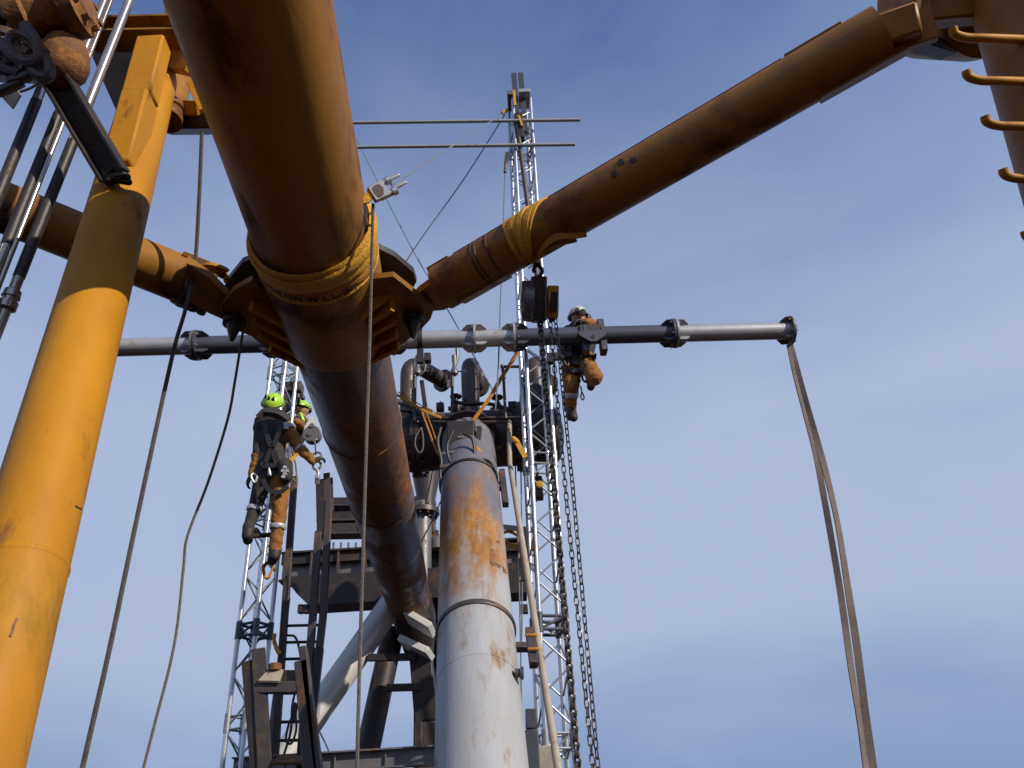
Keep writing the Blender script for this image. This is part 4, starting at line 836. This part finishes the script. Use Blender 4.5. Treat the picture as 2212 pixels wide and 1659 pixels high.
s = MB(); a = PY(1100, 1165, 8.7)
s.poly(curve([PY(1083, 1152, 8.7), PY(1100, 1148, 8.6), PY(1120, 1158, 8.4), PY(1128, 1172, 8.3), PY(1105, 1176, 8.5), PY(1086, 1166, 8.7)]), .02, 8); o = s.build('strap_coil', 'weborg', origin=a); tag(o, 'bundled orange strap behind the slim pipe beside the grey pipe', 'strap')
s = MB(); s.bar(PY(1128, 1150, 7.8), PY(1132, 1255, 7.8), UX, .10, .05); o = s.build('stand_off', 'beige', origin=PY(1130, 1200, 7.8)); tag(o, 'rust-spotted stand-off plate on the left side of the tall tower', 'plate')
s = MB(); s.lathe(PY(1166, 1048, 7.1), -UY, [(0, .035), (.03, .035), (.035, .02)], 16); o = s.build('yellow_ball', 'webyel', origin=PY(1166, 1048, 7.1)); tag(o, 'round yellow knob inside the tall tower lattice', 'knob')
s = MB(); s.box(PY(1160, 1055, 7.5), UX*.06, UY*.06, UZ*.12); s.capsule(PY(1157, 1000, 7.4), PY(1162, 1030, 7.4), .012, .012); o = s.build('pulley_box', 'dark', origin=PY(1160, 1055, 7.5)); tag(o, 'dark pulley box inside the tall tower lattice', 'pulley')

# ------------------------------------------------------------------ ropes, wires and the white pulley set
def rope(name, pts, r, m, label, cat='rope', n=6, floor=True, group=None):
    if floor:
        dd = (pts[-1]-pts[-2]).normalized(); e_ = pts[-1] + dd*((pts[-1].z-.01)/-dd.z); pts = pts + [e_]
    s = MB(); cv = curve(pts, 7); s.poly(cv, r, n); o = s.build(name, m, origin=pts[-1]); return tag(o, label, cat, group)
rope('dark_rope', [P(436, 285, 4.4), P(430, 430, 4.35), P(421, 570, 4.28), P(400, 670, 4.1), P(372, 770, 3.9), P(300, 1100, 3.5), P(237, 1400, 3.2), P(178, 1659, 3.0)], .0115, 'ropedark', 'thick dark rope dropping past the left brace to the bottom edge')
rope('slack_rope', [P(546, 640, 4.9), P(528, 700, 4.85), P(508, 820, 4.8), P(492, 905, 4.75), P(450, 1040, 4.7), P(405, 1158, 4.6), P(396, 1230, 4.55), P(375, 1400, 4.4), P(310, 1659, 4.2)], .009, 'rope', 'thin slack grey rope with a kink, left of the climbing worker')
rope('pulley_rope', [P(806, 440, 3.95), P(803, 560, 3.92), P(798, 750, 3.85), P(790, 1000, 3.7), P(778, 1400, 3.5), P(771, 1659, 3.35)], .0085, 'rope', 'grey rope hanging straight down in front of the sleeve from the white pulley set')
tt = PY(1090, 243, YR-.1)
W_ = 'thin wires rigged from the tall tower'
pu = P(846, 400, 3.95)
rope('guy_wire', [tt, (tt+pu)/2, pu], .0055, 'wire', 'thin wire from the tower head down to the white pulley set', 'wire', floor=False, group=W_)
rope('guy_wire', [tt+UZ*-.05, PY(1000, 390, 7.8), PY(890, 545, 8.2), PY(760, 760, 8.7)], .008, 'wire', 'thin wire slanting left from the tower head behind the node', 'wire', floor=False, group=W_)
rope('guy_wire', [PY(770, 300, 8.3), PY(830, 420, 8.2), PY(900, 555, 8.1), PY(985, 700, 8.0), PY(1085, 880, 7.9)], .008, 'wire', 'thin wire crossing downwards to the right behind the pulley set', 'wire', floor=False, group=W_)
rope('guy_wire', [PY(1091, 375, YR-.25), PY(1083, 600, YR-.25), PY(1076, 800, YR-.25), PY(1070, 885, YR-.2)], .008, 'wire', 'thin vertical wire left of the tall tower', 'wire', floor=False, group=W_)
for k, (xa, ya, xb, yb, Y_) in enumerate(((1125, 1000, 1127, 1400, 8.3), (1113, 1000, 1128, 1600, 8.2), (935, 1010, 920, 1080, 8.4), (962, 1060, 900, 1190, 8.6), (690, 1580, 718, 1645, 9), (960, 1000, 958, 1180, 8.9))):
    rope('guy_wire', [PY(xa, ya, Y_), PY((xa+xb)/2+2, (ya+yb)/2, Y_), PY(xb, yb, Y_)], .008, 'wire', ['thin wire right of the slim pipe under the manifold', 'longer thin wire beside the slim pipe reaching the dark post', 'short wire under the manifold left of the grey pipe', 'slanting wire by the bolted flange left of the grey pipe', 'short slanting wire under the silver strut', 'vertical wire just left of the grey pipe head'][k], 'wire', floor=False, group=W_)
rope('hand_line', [P(1196, 770, 8.6), P(1198, 830, 8.6), P(1190, 868, 8.6), P(1186, 880, 8.6)], .008, 'ropedark', 'short dark line curving beside the tall tower near the right worker', 'rope', floor=False)
rope('hose', [PY(620, 1372, 8.5), PY(640, 1380, 8.5), PY(650, 1440, 8.5), PY(632, 1520, 8.5), PY(628, 1580, 8.5), PY(610, 1640, 8.5)], .013, 'ropedark', 'thin dark hose looping by the ladder', 'hose', floor=False)
kn_ = MB(); kn_.poly(curve([PY(640, 1520, 8.3), PY(632, 1545, 8.3), PY(622, 1570, 8.3), PY(618, 1600, 8.3), PY(630, 1605, 8.3), PY(640, 1575, 8.3), PY(638, 1540, 8.3)]), .012, 8); kn_.capsule(PY(636, 1525, 8.3), PY(634, 1555, 8.3), .035, .03); o = kn_.build('rope_knot', 'ropedark', origin=PY(632, 1560, 8.3)); tag(o, 'knotted dark rope end hanging in front of the ladder', 'rope')
pb = thing('pulley_set', P(820, 412, 3.95), 'shiny white metal pulley set slung from the overhead tube by a yellow strap', 'pulley')
va = (pu-P(790, 428, 3.9)).normalized(); vb = va.cross(fw).normalized()
c = P(822, 412, 3.95)
for o_ in (-.034, .03):
    s = MB(); s.tube(c+vb*o_-va*.02, c+vb*o_+va*.05, .017, n=14); s.tube(c+vb*o_+va*.05, c+vb*o_+va*.075, .023, n=14); s.build('cylinder', 'alu', pb)
s = MB(); s.bar(c-va*.055, c+va*.03, vb, .085, .04); s.build('body', 'galv', pb)
s = MB(); s.capsule(c-vb*.02+va*.06, c-vb*.02+va*.14, .012, .008); s.capsule(c+vb*.03+va*.05, c+vb*.03+va*.13, .012, .008); s.build('jaw', 'galv', pb)
s = MB(); s.lathe(c-va*.01-fw*.03, fw, [(0, .03), (.012, .034), (.02, .026), (.04, .026), (.048, .034), (.06, .03)], 18); s.build('sheave', 'alu', pb)
ys = thing('sling_strap', P(790, 428, 3.9), 'yellow strap tying the white pulley set to the overhead tube', 'strap')
s = MB(); s.band([c-va*.03+vb*.02, P(792, 430, 3.92), P(760, 436, 3.9)], vb, .045, .02); s.build('strap', 'webyel', ys)
s = MB(); s.bar(c-va*.02-vb*.03, P(776, 425, 3.93), vb, .012, .012); s.build('rod', 'dark', ys)

# ------------------------------------------------------------------ white snatch block and hook between the tower and the rusty tube
def q6(x, y, Y_): return NY(640+x/4.74, 900+y/4.74, Y_)
sb = thing('snatch_block', q6(700, 900, 8.0), 'white side-plated snatch block beside the left worker', 'pulley')
for Y_ in (7.97, 8.06):
    s = MB(); s.plate([q6(*p_, Y_) for p_ in ((720, 730), (770, 800), (795, 940), (770, 1010), (725, 1030), (650, 990), (605, 930), (625, 850), (680, 760))], UY, .018); s.build('side_plate', 'white', sb)
s = MB(); s.lathe(q6(700, 930, 7.955), UY, [(0, .1), (.02, .1), (.09, .1), (.11, .1)], 20); s.build('sheave', 'midgrey', sb)
for x, y in ((678, 935), (705, 835)): s = MB(); s.lathe(q6(x, y, 7.94), UY, [(0, .028), (.14, .028)], 12); s.build('axle', 'midgrey', sb)
hkx = thing('lifting_hook', q6(770, 1320, 7.75), 'chrome hook and rings on a wire, held by the left worker above the channel bars', 'hook')
s = MB(); s.poly([q6(745, 1030, 7.9), q6(755, 1190, 7.8)], .008); s.build('wire', 'wire', hkx)
for y_, w_ in ((1215, .05), (1320, .045)):
    s = MB(); c = q6(768, y_, 7.76); s.poly([c + UX*w_*math.cos(a) + UZ*w_*1.1*math.sin(a) for a in [2*math.pi*k/14 for k in range(15)]], .013, 8); s.build('ring', 'chrome', hkx)
s = MB(); s.poly(curve([q6(768, 1365, 7.76), q6(785, 1410, 7.76), q6(775, 1460, 7.76), q6(750, 1470, 7.76)]), .018, 10); s.bar(q6(775, 1440, 7.8), q6(770, 1540, 7.85), UX, .05, .02); s.build('hook', 'galv', hkx)

# ------------------------------------------------------------------ scuffs and marks that stand on the tubes
def mark(parent, A, d_, r, pts, m, nm='scuff'):
    out = []
    for x, y in pts:
        q = ray(x, y).normalized(); w0 = CAM-A; qa = q - d_*q.dot(d_); wa = w0 - d_*w0.dot(d_)
        a, b, c = qa.dot(qa), 2*qa.dot(wa), wa.dot(wa)-r*r; t = (-b-math.sqrt(max(0, b*b-4*a*c)))/(2*a); p_ = CAM+q*t; n_ = (p_-A) - d_*(p_-A).dot(d_); out.append(p_ + n_.normalized()*.002)
    s = MB(); n_ = (out[0]-A) - d_*(out[0]-A).dot(d_); s.plate(out, n_, .003); return s.build(nm, m, parent)
mark(rb, RA, d, RB_R, [(1332, 352), (1340, 343), (1346, 345), (1350, 352), (1345, 356), (1336, 358)], 'dark')
mark(rb, RA, d, RB_R, [(1362, 342), (1372, 340), (1376, 346), (1368, 353), (1360, 350)], 'dark')
mark(rb, RA, d, RB_R, [(1322, 372), (1330, 370), (1331, 380), (1325, 385), (1320, 380)], 'dark')
mark(leg, bot_l, ld, RL, [(35, 1335), (39, 1338), (32, 1352), (30, 1366), (24, 1377), (19, 1374), (25, 1362), (27, 1350)], 'rusty')
mark(leg, bot_l, ld, RL, [(162, 1092), (176, 1099), (174, 1101), (164, 1096)], 'rusty')
mark(gp, gb0, gdv, RG, [(1059, 1186), (1067, 1187), (1067, 1213), (1082, 1222), (1080, 1228), (1063, 1222), (1058, 1216)], 'heavyrust', 'rust_mark')
mark(gp, gb0, gdv, RG, [(1084, 1222), (1092, 1230), (1094, 1240), (1087, 1236)], 'heavyrust', 'rust_mark')
mark(gp, gb0, gdv, RG, [(1072, 1168), (1078, 1169), (1079, 1173), (1073, 1173)], 'heavyrust', 'rust_mark')

# ------------------------------------------------------------------ people
def body(root, segs, skin_ids, voxel=.0115, folds=.013):
    s = MB(); info = []
    for a, b, ra, rb, mi, sx in segs: s.capsule(a, b, ra, rb, 16, sx, UX); info.append((a, b, ra, mi))
    tmp = s.build('tmp', 'coverall', smooth=False)
    md = tmp.modifiers.new('r', 'REMESH'); md.mode = 'VOXEL'; md.voxel_size = voxel
    m2 = tmp.modifiers.new('s', 'SMOOTH'); m2.factor = .5; m2.iterations = 4
    bpy.context.view_layer.update(); dg_ = bpy.context.evaluated_depsgraph_get()
    me_ = bpy.data.meshes.new_from_object(tmp.evaluated_get(dg_)); bpy.data.objects.remove(tmp)
    base = Vector(root['base'])
    def near(p):
        best = (9, 0)
        for a, b, ra, mi in info:
            d_ = b-a; t = max(0, min(1, (p-a).dot(d_)/max(d_.length_squared, 1e-9))); q = (p-a-d_*t).length/ra
            if q < best[0]: best = (q, mi)
        return best[1]
    cols = [0]*len(me_.vertices); cps = [v.co.copy() for v in me_.vertices]
    nrm = [v.normal.copy() for v in me_.vertices]
    for i, v in enumerate(me_.vertices):
        cols[i] = near(cps[i])
        if cols[i] == 0: k = noise.noise(Vector((cps[i].x*8, cps[i].y*8, cps[i].z*17))) + .7*(.5-abs(noise.noise(Vector((cps[i].x*15+cps[i].z*6, cps[i].y*15, cps[i].z*26))))); v.co = cps[i] + nrm[i]*k*folds
        v.co = v.co - base
    me_.materials.clear()
    for k in ('coverall', 'skin', 'boot', 'vest'): me_.materials.append(M[k])
    for p_ in me_.polygons:
        cs = [cols[i] for i in p_.vertices]; p_.material_index = max(set(cs), key=cs.count); p_.use_smooth = True
    me_.name = 'body'; o = bpy.data.objects.new('body', me_); C.objects.link(o); o.parent = root; return o
def hand(root, wrist, pd, palm_n, curl, side, sc=1.0, m='glove'):
    """palm and five bent fingers; pd = direction of the fingers, palm_n = where the palm faces"""
    pd = pd.normalized(); n_ = (palm_n - pd*palm_n.dot(pd)).normalized(); x = pd.cross(n_)*side
    s = MB(); c = wrist + pd*.05*sc
    for k in range(4):
        o_ = x*(k-1.5)*.021*sc; s.capsule(wrist + o_*.7, wrist + o_ + pd*.085*sc, .017*sc, .013*sc, 8)
    for k, Lf in enumerate((.075, .085, .08, .06)):
        p_ = wrist + x*(1.5-k)*.021*sc + pd*.09*sc; dv = pd; r_ = .0105*sc
        for j, fr in enumerate((.45, .32, .23)):
            ang = curl*(j+.6); dv2 = pd*math.cos(ang) + n_*math.sin(ang); q_ = p_ + dv2*Lf*fr*sc; s.capsule(p_, q_, r_, r_*.9, 8); p_ = q_; r_ *= .9
    p_ = wrist + x*.028*sc + pd*.025*sc; q_ = p_ + (pd*.6+x*.6+n_*.5).normalized()*.04*sc; s.capsule(p_, q_, .014*sc, .012*sc, 8); s.capsule(q_, q_ + (pd*.8+n_*.6).normalized()*.032*sc, .012*sc, .01*sc, 8)
    return s.build('hand', m, root)
def helmet(root, c, upv, fwd, r, m, peak=True, vents=True):
    upv = upv.normalized(); fwd = (fwd - upv*fwd.dot(upv)).normalized(); sd = fwd.cross(upv)
    s = MB(); vs = []; fs = []; n = 28; rows = 8
    for j in range(rows+1):
        ph = math.pi/2*j/rows*1.06
        for i in range(n):
            a = 2*math.pi*i/n; ridge = 1 + .035*math.exp(-(math.sin(a)**2)*14)*math.sin(ph)
            vs.append(c + (fwd*math.cos(a)*1.14 + sd*math.sin(a)*.95)*r*math.sin(min(ph, math.pi/2)) * (ridge if ph < 1.5 else 1) + upv*r*.95*math.cos(ph))
    for j in range(rows):
        for i in range(n): fs.append((j*n+i, j*n+(i+1) % n, (j+1)*n+(i+1) % n, (j+1)*n+i))
    s.add(vs, fs)
    b = []
    for i in range(n):
        a = 2*math.pi*i/n; k = 1.22 if math.cos(a) > .3 and peak else 1.07
        b.append(c + (fwd*math.cos(a)*1.14*k + sd*math.sin(a)*.95*1.06)*r - upv*r*.06)
    low = [q - upv*r*.09 for q in b]; o = len(s.v); ring = [c + (fwd*math.cos(2*math.pi*i/n)*1.12 + sd*math.sin(2*math.pi*i/n)*.94)*r*.99 for i in range(n)]
    s.add(ring + b + low, [(k*n+i, k*n+(i+1) % n, (k+1)*n+(i+1) % n, (k+1)*n+i) for k in (0, 1) for i in range(n)])
    h_ = s.build('helmet', m, root)
    if vents:
        for q in (-.55, .0, .55):
            t = MB(); p_ = c + upv*r*.62 - fwd*r*.78*math.cos(q) + sd*r*.75*math.sin(q); t.capsule(p_, p_+upv*.03-fwd*.0, .016, .012, 8); t.build('vent', 'black', h_)
    t = MB(); t.poly([c + (fwd*math.cos(a)*1.15+sd*math.sin(a)*.98)*r*1.0 - upv*r*.0 for a in [2*math.pi*k/24 for k in range(25)]], .007, 6); t.build('headlamp_strap', 'black', h_)
    return h_
def face(root, c, fwd, upv, r):
    sd = fwd.cross(upv); s = MB(); s.capsule(c+fwd*r*.92+upv*r*.15, c+fwd*r*1.1-upv*r*.15, .01, .016, 8); s.build('nose', 'skin', root)
    for q in (-1, 1):
        s = MB(); s.capsule(c+fwd*r*.86+sd*q*r*.36+upv*r*.18, c+fwd*r*.87+sd*q*r*.36+upv*r*.18, .013, .013, 8); s.build('eye', 'white', root)
        s = MB(); s.capsule(c+sd*q*r*.95+upv*r*.1, c+sd*q*r*.95-upv*r*.2, .014, .01, 8); s.build('ear', 'skin', root)
    s = MB(); s.capsule(c+fwd*r*.86+sd*r*.22-upv*r*.42, c+fwd*r*.86-sd*r*.22-upv*r*.42, .008, .008, 8); s.build('mouth', 'heavyrust', root)
def cuff(root, a, b, f, r, w_=.05, m='tape', nm='reflective_band'):
    d_ = (b-a).normalized(); c = a.lerp(b, f); return ring_wrap(c, d_, r-.006, w_, .004, n=24, sd=f*7).build(nm, m, root)

# left worker, seen from behind on the shorter tower
def wk(x, y, Y_): return NY(500+x/3.3175, 950+y/3.3175, Y_)
p1 = thing('person', wk(640, 1540, 7.85), 'worker seen from behind in lime helmet and dark vest, climbing the left tower', 'person')
Yw = 7.72
hd_, nk = wk(632, 232, Yw+.03), wk(636, 320, Yw+.02)
chL, chR, wa = wk(560, 440, Yw), wk(700, 450, Yw), wk(615, 690, Yw)
pvL, pvR = wk(560, 850, Yw), wk(690, 850, Yw)
shL, shR = wk(530, 385, Yw), wk(745, 430, Yw)
eL, wL = wk(505, 640, Yw-.06), wk(455, 830, Yw-.02)
eR, wR = wk(850, 610, Yw+.02), wk(965, 712, 7.72)
kL, aL = wk(492, 1085, Yw+.03), wk(430, 1270, Yw+.0)
kR, aR = wk(690, 1150, Yw-.02), wk(655, 1440, Yw+.02)
tL, tR = wk(425, 1360, Yw+.18), wk(630, 1530, Yw+.15)
sg = [(hd_, hd_+UZ*.03, .092, .095, 1, 1), (hd_, nk, .075, .06, 1, 1), (nk, nk-UZ*.05, .06, .07, 0, 1), (chL, chR, .125, .125, 3, 1), (nk-UZ*.1, wa, .14, .125, 3, 1.25), (wa, (pvL+pvR)/2, .125, .13, 3, 1.3), (pvL, pvR, .115, .115, 3, 1),
      (shL, eL, .072, .056, 3, 1), (eL, wL, .055, .042, 0, 1), (shR, eR, .078, .062, 0, 1), (eR, wR, .06, .044, 0, 1),
      (pvL, kL, .108, .076, 3, 1), (kL, aL, .076, .055, 3, 1), (pvR, kR, .11, .08, 0, 1), (kR, aR, .08, .062, 0, 1), (aL-UZ*.03, tL-UZ*.03, .062, .055, 2, 1), (aL, aL-UZ*.10, .064, .062, 2, 1), (aR-UZ*.03, tR-UZ*.03, .064, .055, 2, 1), (aR, aR-UZ*.10, .066, .062, 2, 1)]
body(p1, sg, None)
helmet(p1, hd_+UZ*.0, UZ*.62+UX*.22-UY*.75, UZ*.6+UY*.7+UX*.2, .125, 'lime', vents=True); face(p1, hd_, (UY+UX*.4).normalized(), UZ, .095)
hand(p1, wL, (wk(430, 880, Yw)-wL), UX*.6+UY*.5, .5, 1); hand(p1, wR, (wk(1010, 700, 7.74)-wR), UY*.6-UZ*.6, .75, -1)
cuff(p1, kL, aL, .22, .082); cuff(p1, kR, aR, .42, .084); cuff(p1, eR, wR, .1, .066, .04); cuff(p1, shR, eR, .12, .09, .05)
s = MB(); s.band([wk(735, 395, Yw-.10), wk(748, 425, Yw-.11), wk(742, 450, Yw-.11)], UX, .05, .012); s.build('shoulder_patch', 'tape', p1)
s = MB(); s.band(curve([wk(505, 355, Yw-.09), wk(570, 305, Yw-.10), wk(680, 318, Yw-.10), wk(765, 385, Yw-.05)]), UZ*.8+UY*.5, .11, .05); s.build('collar', 'vest', p1)
for pts, nm, m in (([(560, 400), (590, 520), (640, 640), (690, 760)], 'harness_strap', 'black'), ([(700, 420), (660, 540), (600, 660), (560, 780)], 'harness_strap', 'black'), ([(530, 740), (620, 760), (720, 745)], 'harness_belt', 'black'), ([(545, 870), (600, 960), (690, 980), (760, 930)], 'leg_loop', 'black')):
    s = MB(); s.band(curve([wk(x, y, Yw-.165) for x, y in pts]), (UX if nm == 'harness_strap' else UZ), .05, .014); s.build(nm, m, p1)
s = MB(); s.capsule(wk(735, 760, Yw-.15), wk(745, 850, Yw-.13), .085, .07); o = s.build('tool_bag', 'vest', p1)
s = MB()
for dx, dy in ((0, 0), (-18, 30), (18, 30), (0, 55), (-14, 80)): s.lathe(wk(735+dx, 775+dy, Yw-.245), -UY, [(0, .022), (.02, .018)], 10)
s.build('hardware', 'tape', p1)
s = MB(); s.capsule(wk(600, 780, Yw-.16), wk(607, 835, Yw-.15), .012, .022); s.poly(curve([wk(470, 820, Yw-.1), wk(450, 850, Yw-.12), wk(480, 900, Yw-.1), wk(500, 850, Yw-.1), wk(470, 820, Yw-.1)]), .012, 8); s.build('karabiner', 'galv', p1)
s = MB(); s.band(curve([wk(835, 650, Yw-.02), wk(800, 700, Yw-.06), wk(775, 750, Yw-.08), wk(790, 830, Yw-.05)]), UX, .05, .014); s.build('side_strap', 'webyel', p1)
s = MB(); s.poly(curve([wk(790, 610, Yw-.05), wk(825, 760, Yw-.04), wk(830, 890, Yw-.04), wk(800, 870, Yw-.06), wk(760, 900, Yw-.1)]), .01, 8); s.build('lanyard', 'rope', p1)
s = MB(); s.tube(wk(470, 1350, Yw+.06), wk(620, 1338, Yw+.1), .026); s.capsule(wk(490, 1300, Yw+.1), wk(510, 1330, Yw+.1), .03, .03); o = s.build('foot_peg', 'dark', origin=wk(545, 1345, Yw+.1)); tag(o, "dark foot peg clamped on the left tower under the worker's raised boot", 'peg')
s = MB(); cc = PY(578, 1232, 7.9); s.poly([cc + UX*.045*math.cos(a)*(1+.2*math.sin(a*3)) + UZ*.085*math.sin(a)+UY*.02*math.sin(a*.5) for a in [.35*k for k in range(54)]], .012, 6); o = s.build('lanyard_coil', 'weborg', origin=cc); tag(o, "orange coiled lanyard on the left tower under the worker's boot", 'lanyard')
s = MB(); cc = PY(592, 1385, 8.0); s.capsule(cc+UZ*.06, cc, .02, .015); s.band([cc, PY(597, 1400, 8.0), PY(603, 1412, 8.0)], UX, .04, .015); o = s.build('yellow_hook_strap', 'webyel', origin=cc); tag(o, 'small yellow strap on the left tower at the dark joint', 'strap')

# worker behind, partly hidden by tower and tube
p3 = thing('person', q6(500, 1290, 8.75), 'half-hidden worker with lime helmet and lime shoulder patches between left tower and rusty tube', 'person')
Y3 = 8.75; h3 = q6(590, 660, Y3); n3 = q6(575, 760, Y3); c3 = q6(540, 850, Y3); v3 = q6(430, 1090, Y3-.05)
sg = [(h3, h3+UZ*.03, .092, .095, 1, 1), (h3, n3, .07, .06, 1, 1), (n3-UZ*.08-UX*.12, n3-UZ*.08+UX*.08, .09, .085, 0, 1), (n3-UZ*.1, v3, .135, .13, 3, 1.1), (v3-UX*.06, q6(300, 1200, Y3-.3), .10, .08, 0, 1), (q6(300, 1200, Y3-.3), q6(250, 1450, Y3), .08, .06, 0, 1), (v3+UX*.03, q6(330, 1260, Y3-.25), .10, .08, 0, 1), (q6(330, 1260, Y3-.25), q6(330, 1500, Y3), .08, .06, 0, 1), (q6(250, 1450, Y3), q6(230, 1490, Y3-.15), .055, .045, 2, 1), (q6(330, 1500, Y3), q6(320, 1540, Y3-.15), .055, .045, 2, 1),
      (n3-UZ*.08+UX*.08, q6(600, 860, Y3-.2), .07, .055, 3, 1), (q6(600, 860, Y3-.2), q6(520, 800, Y3-.35), .055, .045, 0, 1), (n3-UZ*.08-UX*.12, q6(420, 860, Y3-.2), .07, .055, 0, 1), (q6(420, 860, Y3-.2), q6(440, 700, Y3-.3), .055, .045, 0, 1)]
body(p3, sg, None); helmet(p3, h3+UZ*.03, UZ, -UY-UX*.3, .115, 'lime'); face(p3, h3, (-UY-UX*.2).normalized(), UZ, .095)
hand(p3, q6(520, 800, Y3-.35), UX*-.6+UZ*.6, UY, .6, 1); hand(p3, q6(440, 700, Y3-.3), UZ+UX*.2, UY, .6, -1)
s = MB(); s.capsule(q6(578, 715, Y3-.22), q6(600, 770, Y3-.22), .04, .04, 12, .6); s.build('shoulder_patch', 'lime', p3)
s = MB(); s.box(q6(470, 400, 8.4), UX*.13, UY*.08, UZ*.07); s.capsule(q6(400, 420, 8.4), q6(390, 560, 8.4), .035, .03); s.capsule(q6(540, 470, 8.4), q6(545, 560, 8.4), .03, .025); s.capsule(q6(590, 480, 8.35), q6(600, 510, 8.35), .025, .03); s.box(q6(420, 560, 8.4), UX*.05, UY*.05, UZ*.16); o = s.build('hoist_trolley', 'header', origin=q6(470, 420, 8.4)); tag(o, 'dark hoist trolley hanging in the head of the left tower', 'hoist')

# right worker, hanging behind the beam
def rk(x, y, Y_): return NY(1200+x/4.1475, 700+y/4.1475, Y_)
p2 = thing('person', rk(1030, 1500, 7.45), 'worker in a white helmet and orange coverall hanging behind the beam, one leg bent', 'person')
Yp = bx(1275).y + .33
h2, n2 = rk(1095, 440, Yp-.08), rk(1105, 520, Yp-.05)
c2, v2 = rk(1115, 620, Yp), rk(1085, 870, Yp)
s2L, s2R = rk(1000, 590, Yp), rk(1215, 590, Yp)
k2, f2 = rk(1020, 1160, Yp-.12), rk(1010, 1385, Yp+.02)
k2b, f2b = rk(1275, 1060, Yp-.42), rk(1235, 1090, Yp+.0)
sg = [(h2, h2+UZ*.03, .092, .095, 1, 1), (h2, n2, .07, .062, 1, 1), (s2L, s2R, .095, .095, 3, 1), (n2-UZ*.08, c2-UZ*.1, .14, .14, 3, 1.2), (c2-UZ*.1, v2, .14, .135, 3, 1.25),
      (v2-UX*.06, k2, .115, .088, 0, 1), (k2, f2, .086, .066, 0, 1), (f2, rk(1045, 1480, Yp-.12), .06, .048, 2, 1), (f2-UZ*.03, rk(1010, 1470, Yp+.02), .055, .05, 2, 1),
      (v2+UX*.07, k2b, .105, .082, 0, 1), (k2b, f2b, .08, .065, 0, 1), (f2b, rk(1225, 1160, Yp+.1), .055, .046, 2, 1),
      (s2R, rk(1250, 500, Yp-.2), .072, .056, 0, 1), (rk(1250, 500, Yp-.2), rk(1180, 478, Yp-.36), .055, .045, 0, 1), (s2L, rk(930, 760, Yp-.08), .07, .055, 3, 1), (rk(930, 760, Yp-.08), rk(920, 850, Yp-.3), .054, .044, 3, 1)]
body(p2, sg, None); helmet(p2, h2+UZ*.04, UZ*.95-UY*.15, -UY+UX*.1, .115, 'silver', vents=False); face(p2, h2, (-UY+UX*.1).normalized(), UZ, .095)
s = MB(); q = rk(1140, 385, Yp-.23); s.lathe(q, -UY, [(0, .038), (.03, .042), (.035, .02)], 14); q2 = rk(1080, 358, Yp-.22); s.lathe(q2, -UY, [(0, .026), (.025, .026)], 12); s.build('headlamp', 'black', p2)
s = MB(); s.capsule(rk(1195, 425, Yp-.08), rk(1190, 440, Yp-.08), .04, .04, 10); s.capsule(rk(1018, 420, Yp-.08), rk(1015, 440, Yp-.08), .04, .04, 10); s.build('ear_defender', 'dark', p2)
hand(p2, rk(1180, 478, Yp-.36), -UX, -UZ, .6, 1); hand(p2, rk(920, 850, Yp-.3), -UX*.8+UZ*.1-UY*.3, UY, .8, -1)
cuff(p2, k2, f2, .36, .086)
for pts, nm, w_ in (([(970, 960), (1060, 990), (1140, 960), (1170, 900)], 'leg_loop', .05), ([(1000, 850), (1080, 900), (1180, 860)], 'harness_belt', .07), ([(1060, 560), (1040, 700), (1060, 860)], 'harness_strap', .05)):
    s = MB(); s.band(curve([rk(x, y, Yp-.2) for x, y in pts]), UZ if nm != 'harness_strap' else UX, w_, .014); s.build(nm, 'black', p2)
for pts in ([(1180, 880), (1150, 960), (1135, 1060), (1170, 1105), (1210, 1060), (1200, 960)], [(1160, 900), (1180, 1000), (1240, 1050), (1255, 960)], [(1275, 810), (1265, 900), (1240, 960)], [(960, 790), (940, 870), (980, 940), (1000, 880)]):
    s = MB(); s.poly(curve([rk(x, y, Yp-.3) for x, y in pts]), .013, 8); s.build('lanyard', 'black', p2)
s = MB(); s.poly(curve([rk(1120, 1150, Yp-.2), rk(1130, 1215, Yp-.2), rk(1120, 1260, Yp-.2), rk(1140, 1295, Yp-.2), rk(1155, 1270, Yp-.2), rk(1135, 1215, Yp-.2)]), .008, 6); s.build('tool_lanyard', 'rope', p2)
s = MB(); s.capsule(rk(960, 760, Yp-.25), rk(950, 800, Yp-.25), .03, .025); s.build('hand_tool', 'dark', p2); s = MB(); s.box(rk(975, 835, Yp-.25), UX*.05, UY*.04, UZ*.03); s.build('tool_pouch', 'dark', p2); s = MB(); s.box(rk(1215, 880, Yp-.22), UX*.06, UY*.05, UZ*.045); s.build('tool_pouch', 'dark', p2)
s = MB(); s.bar(rk(1190, 860, Yp-.27), rk(1215, 895, Yp-.27), UX, .08, .02); s.build('pouch_flap', 'weborg', p2)
s = MB(); s.tube(rk(800, 868, Yp-.3), rk(930, 862, Yp-.3), .022); s.box(rk(800, 868, Yp-.3), UX*.03, UY*.04, UZ*.05); o = s.build('impact_tool', 'dark', origin=rk(870, 865, Yp-.3)); tag(o, "short dark tool bar held in the right worker's hand beside the tall tower", 'tool')
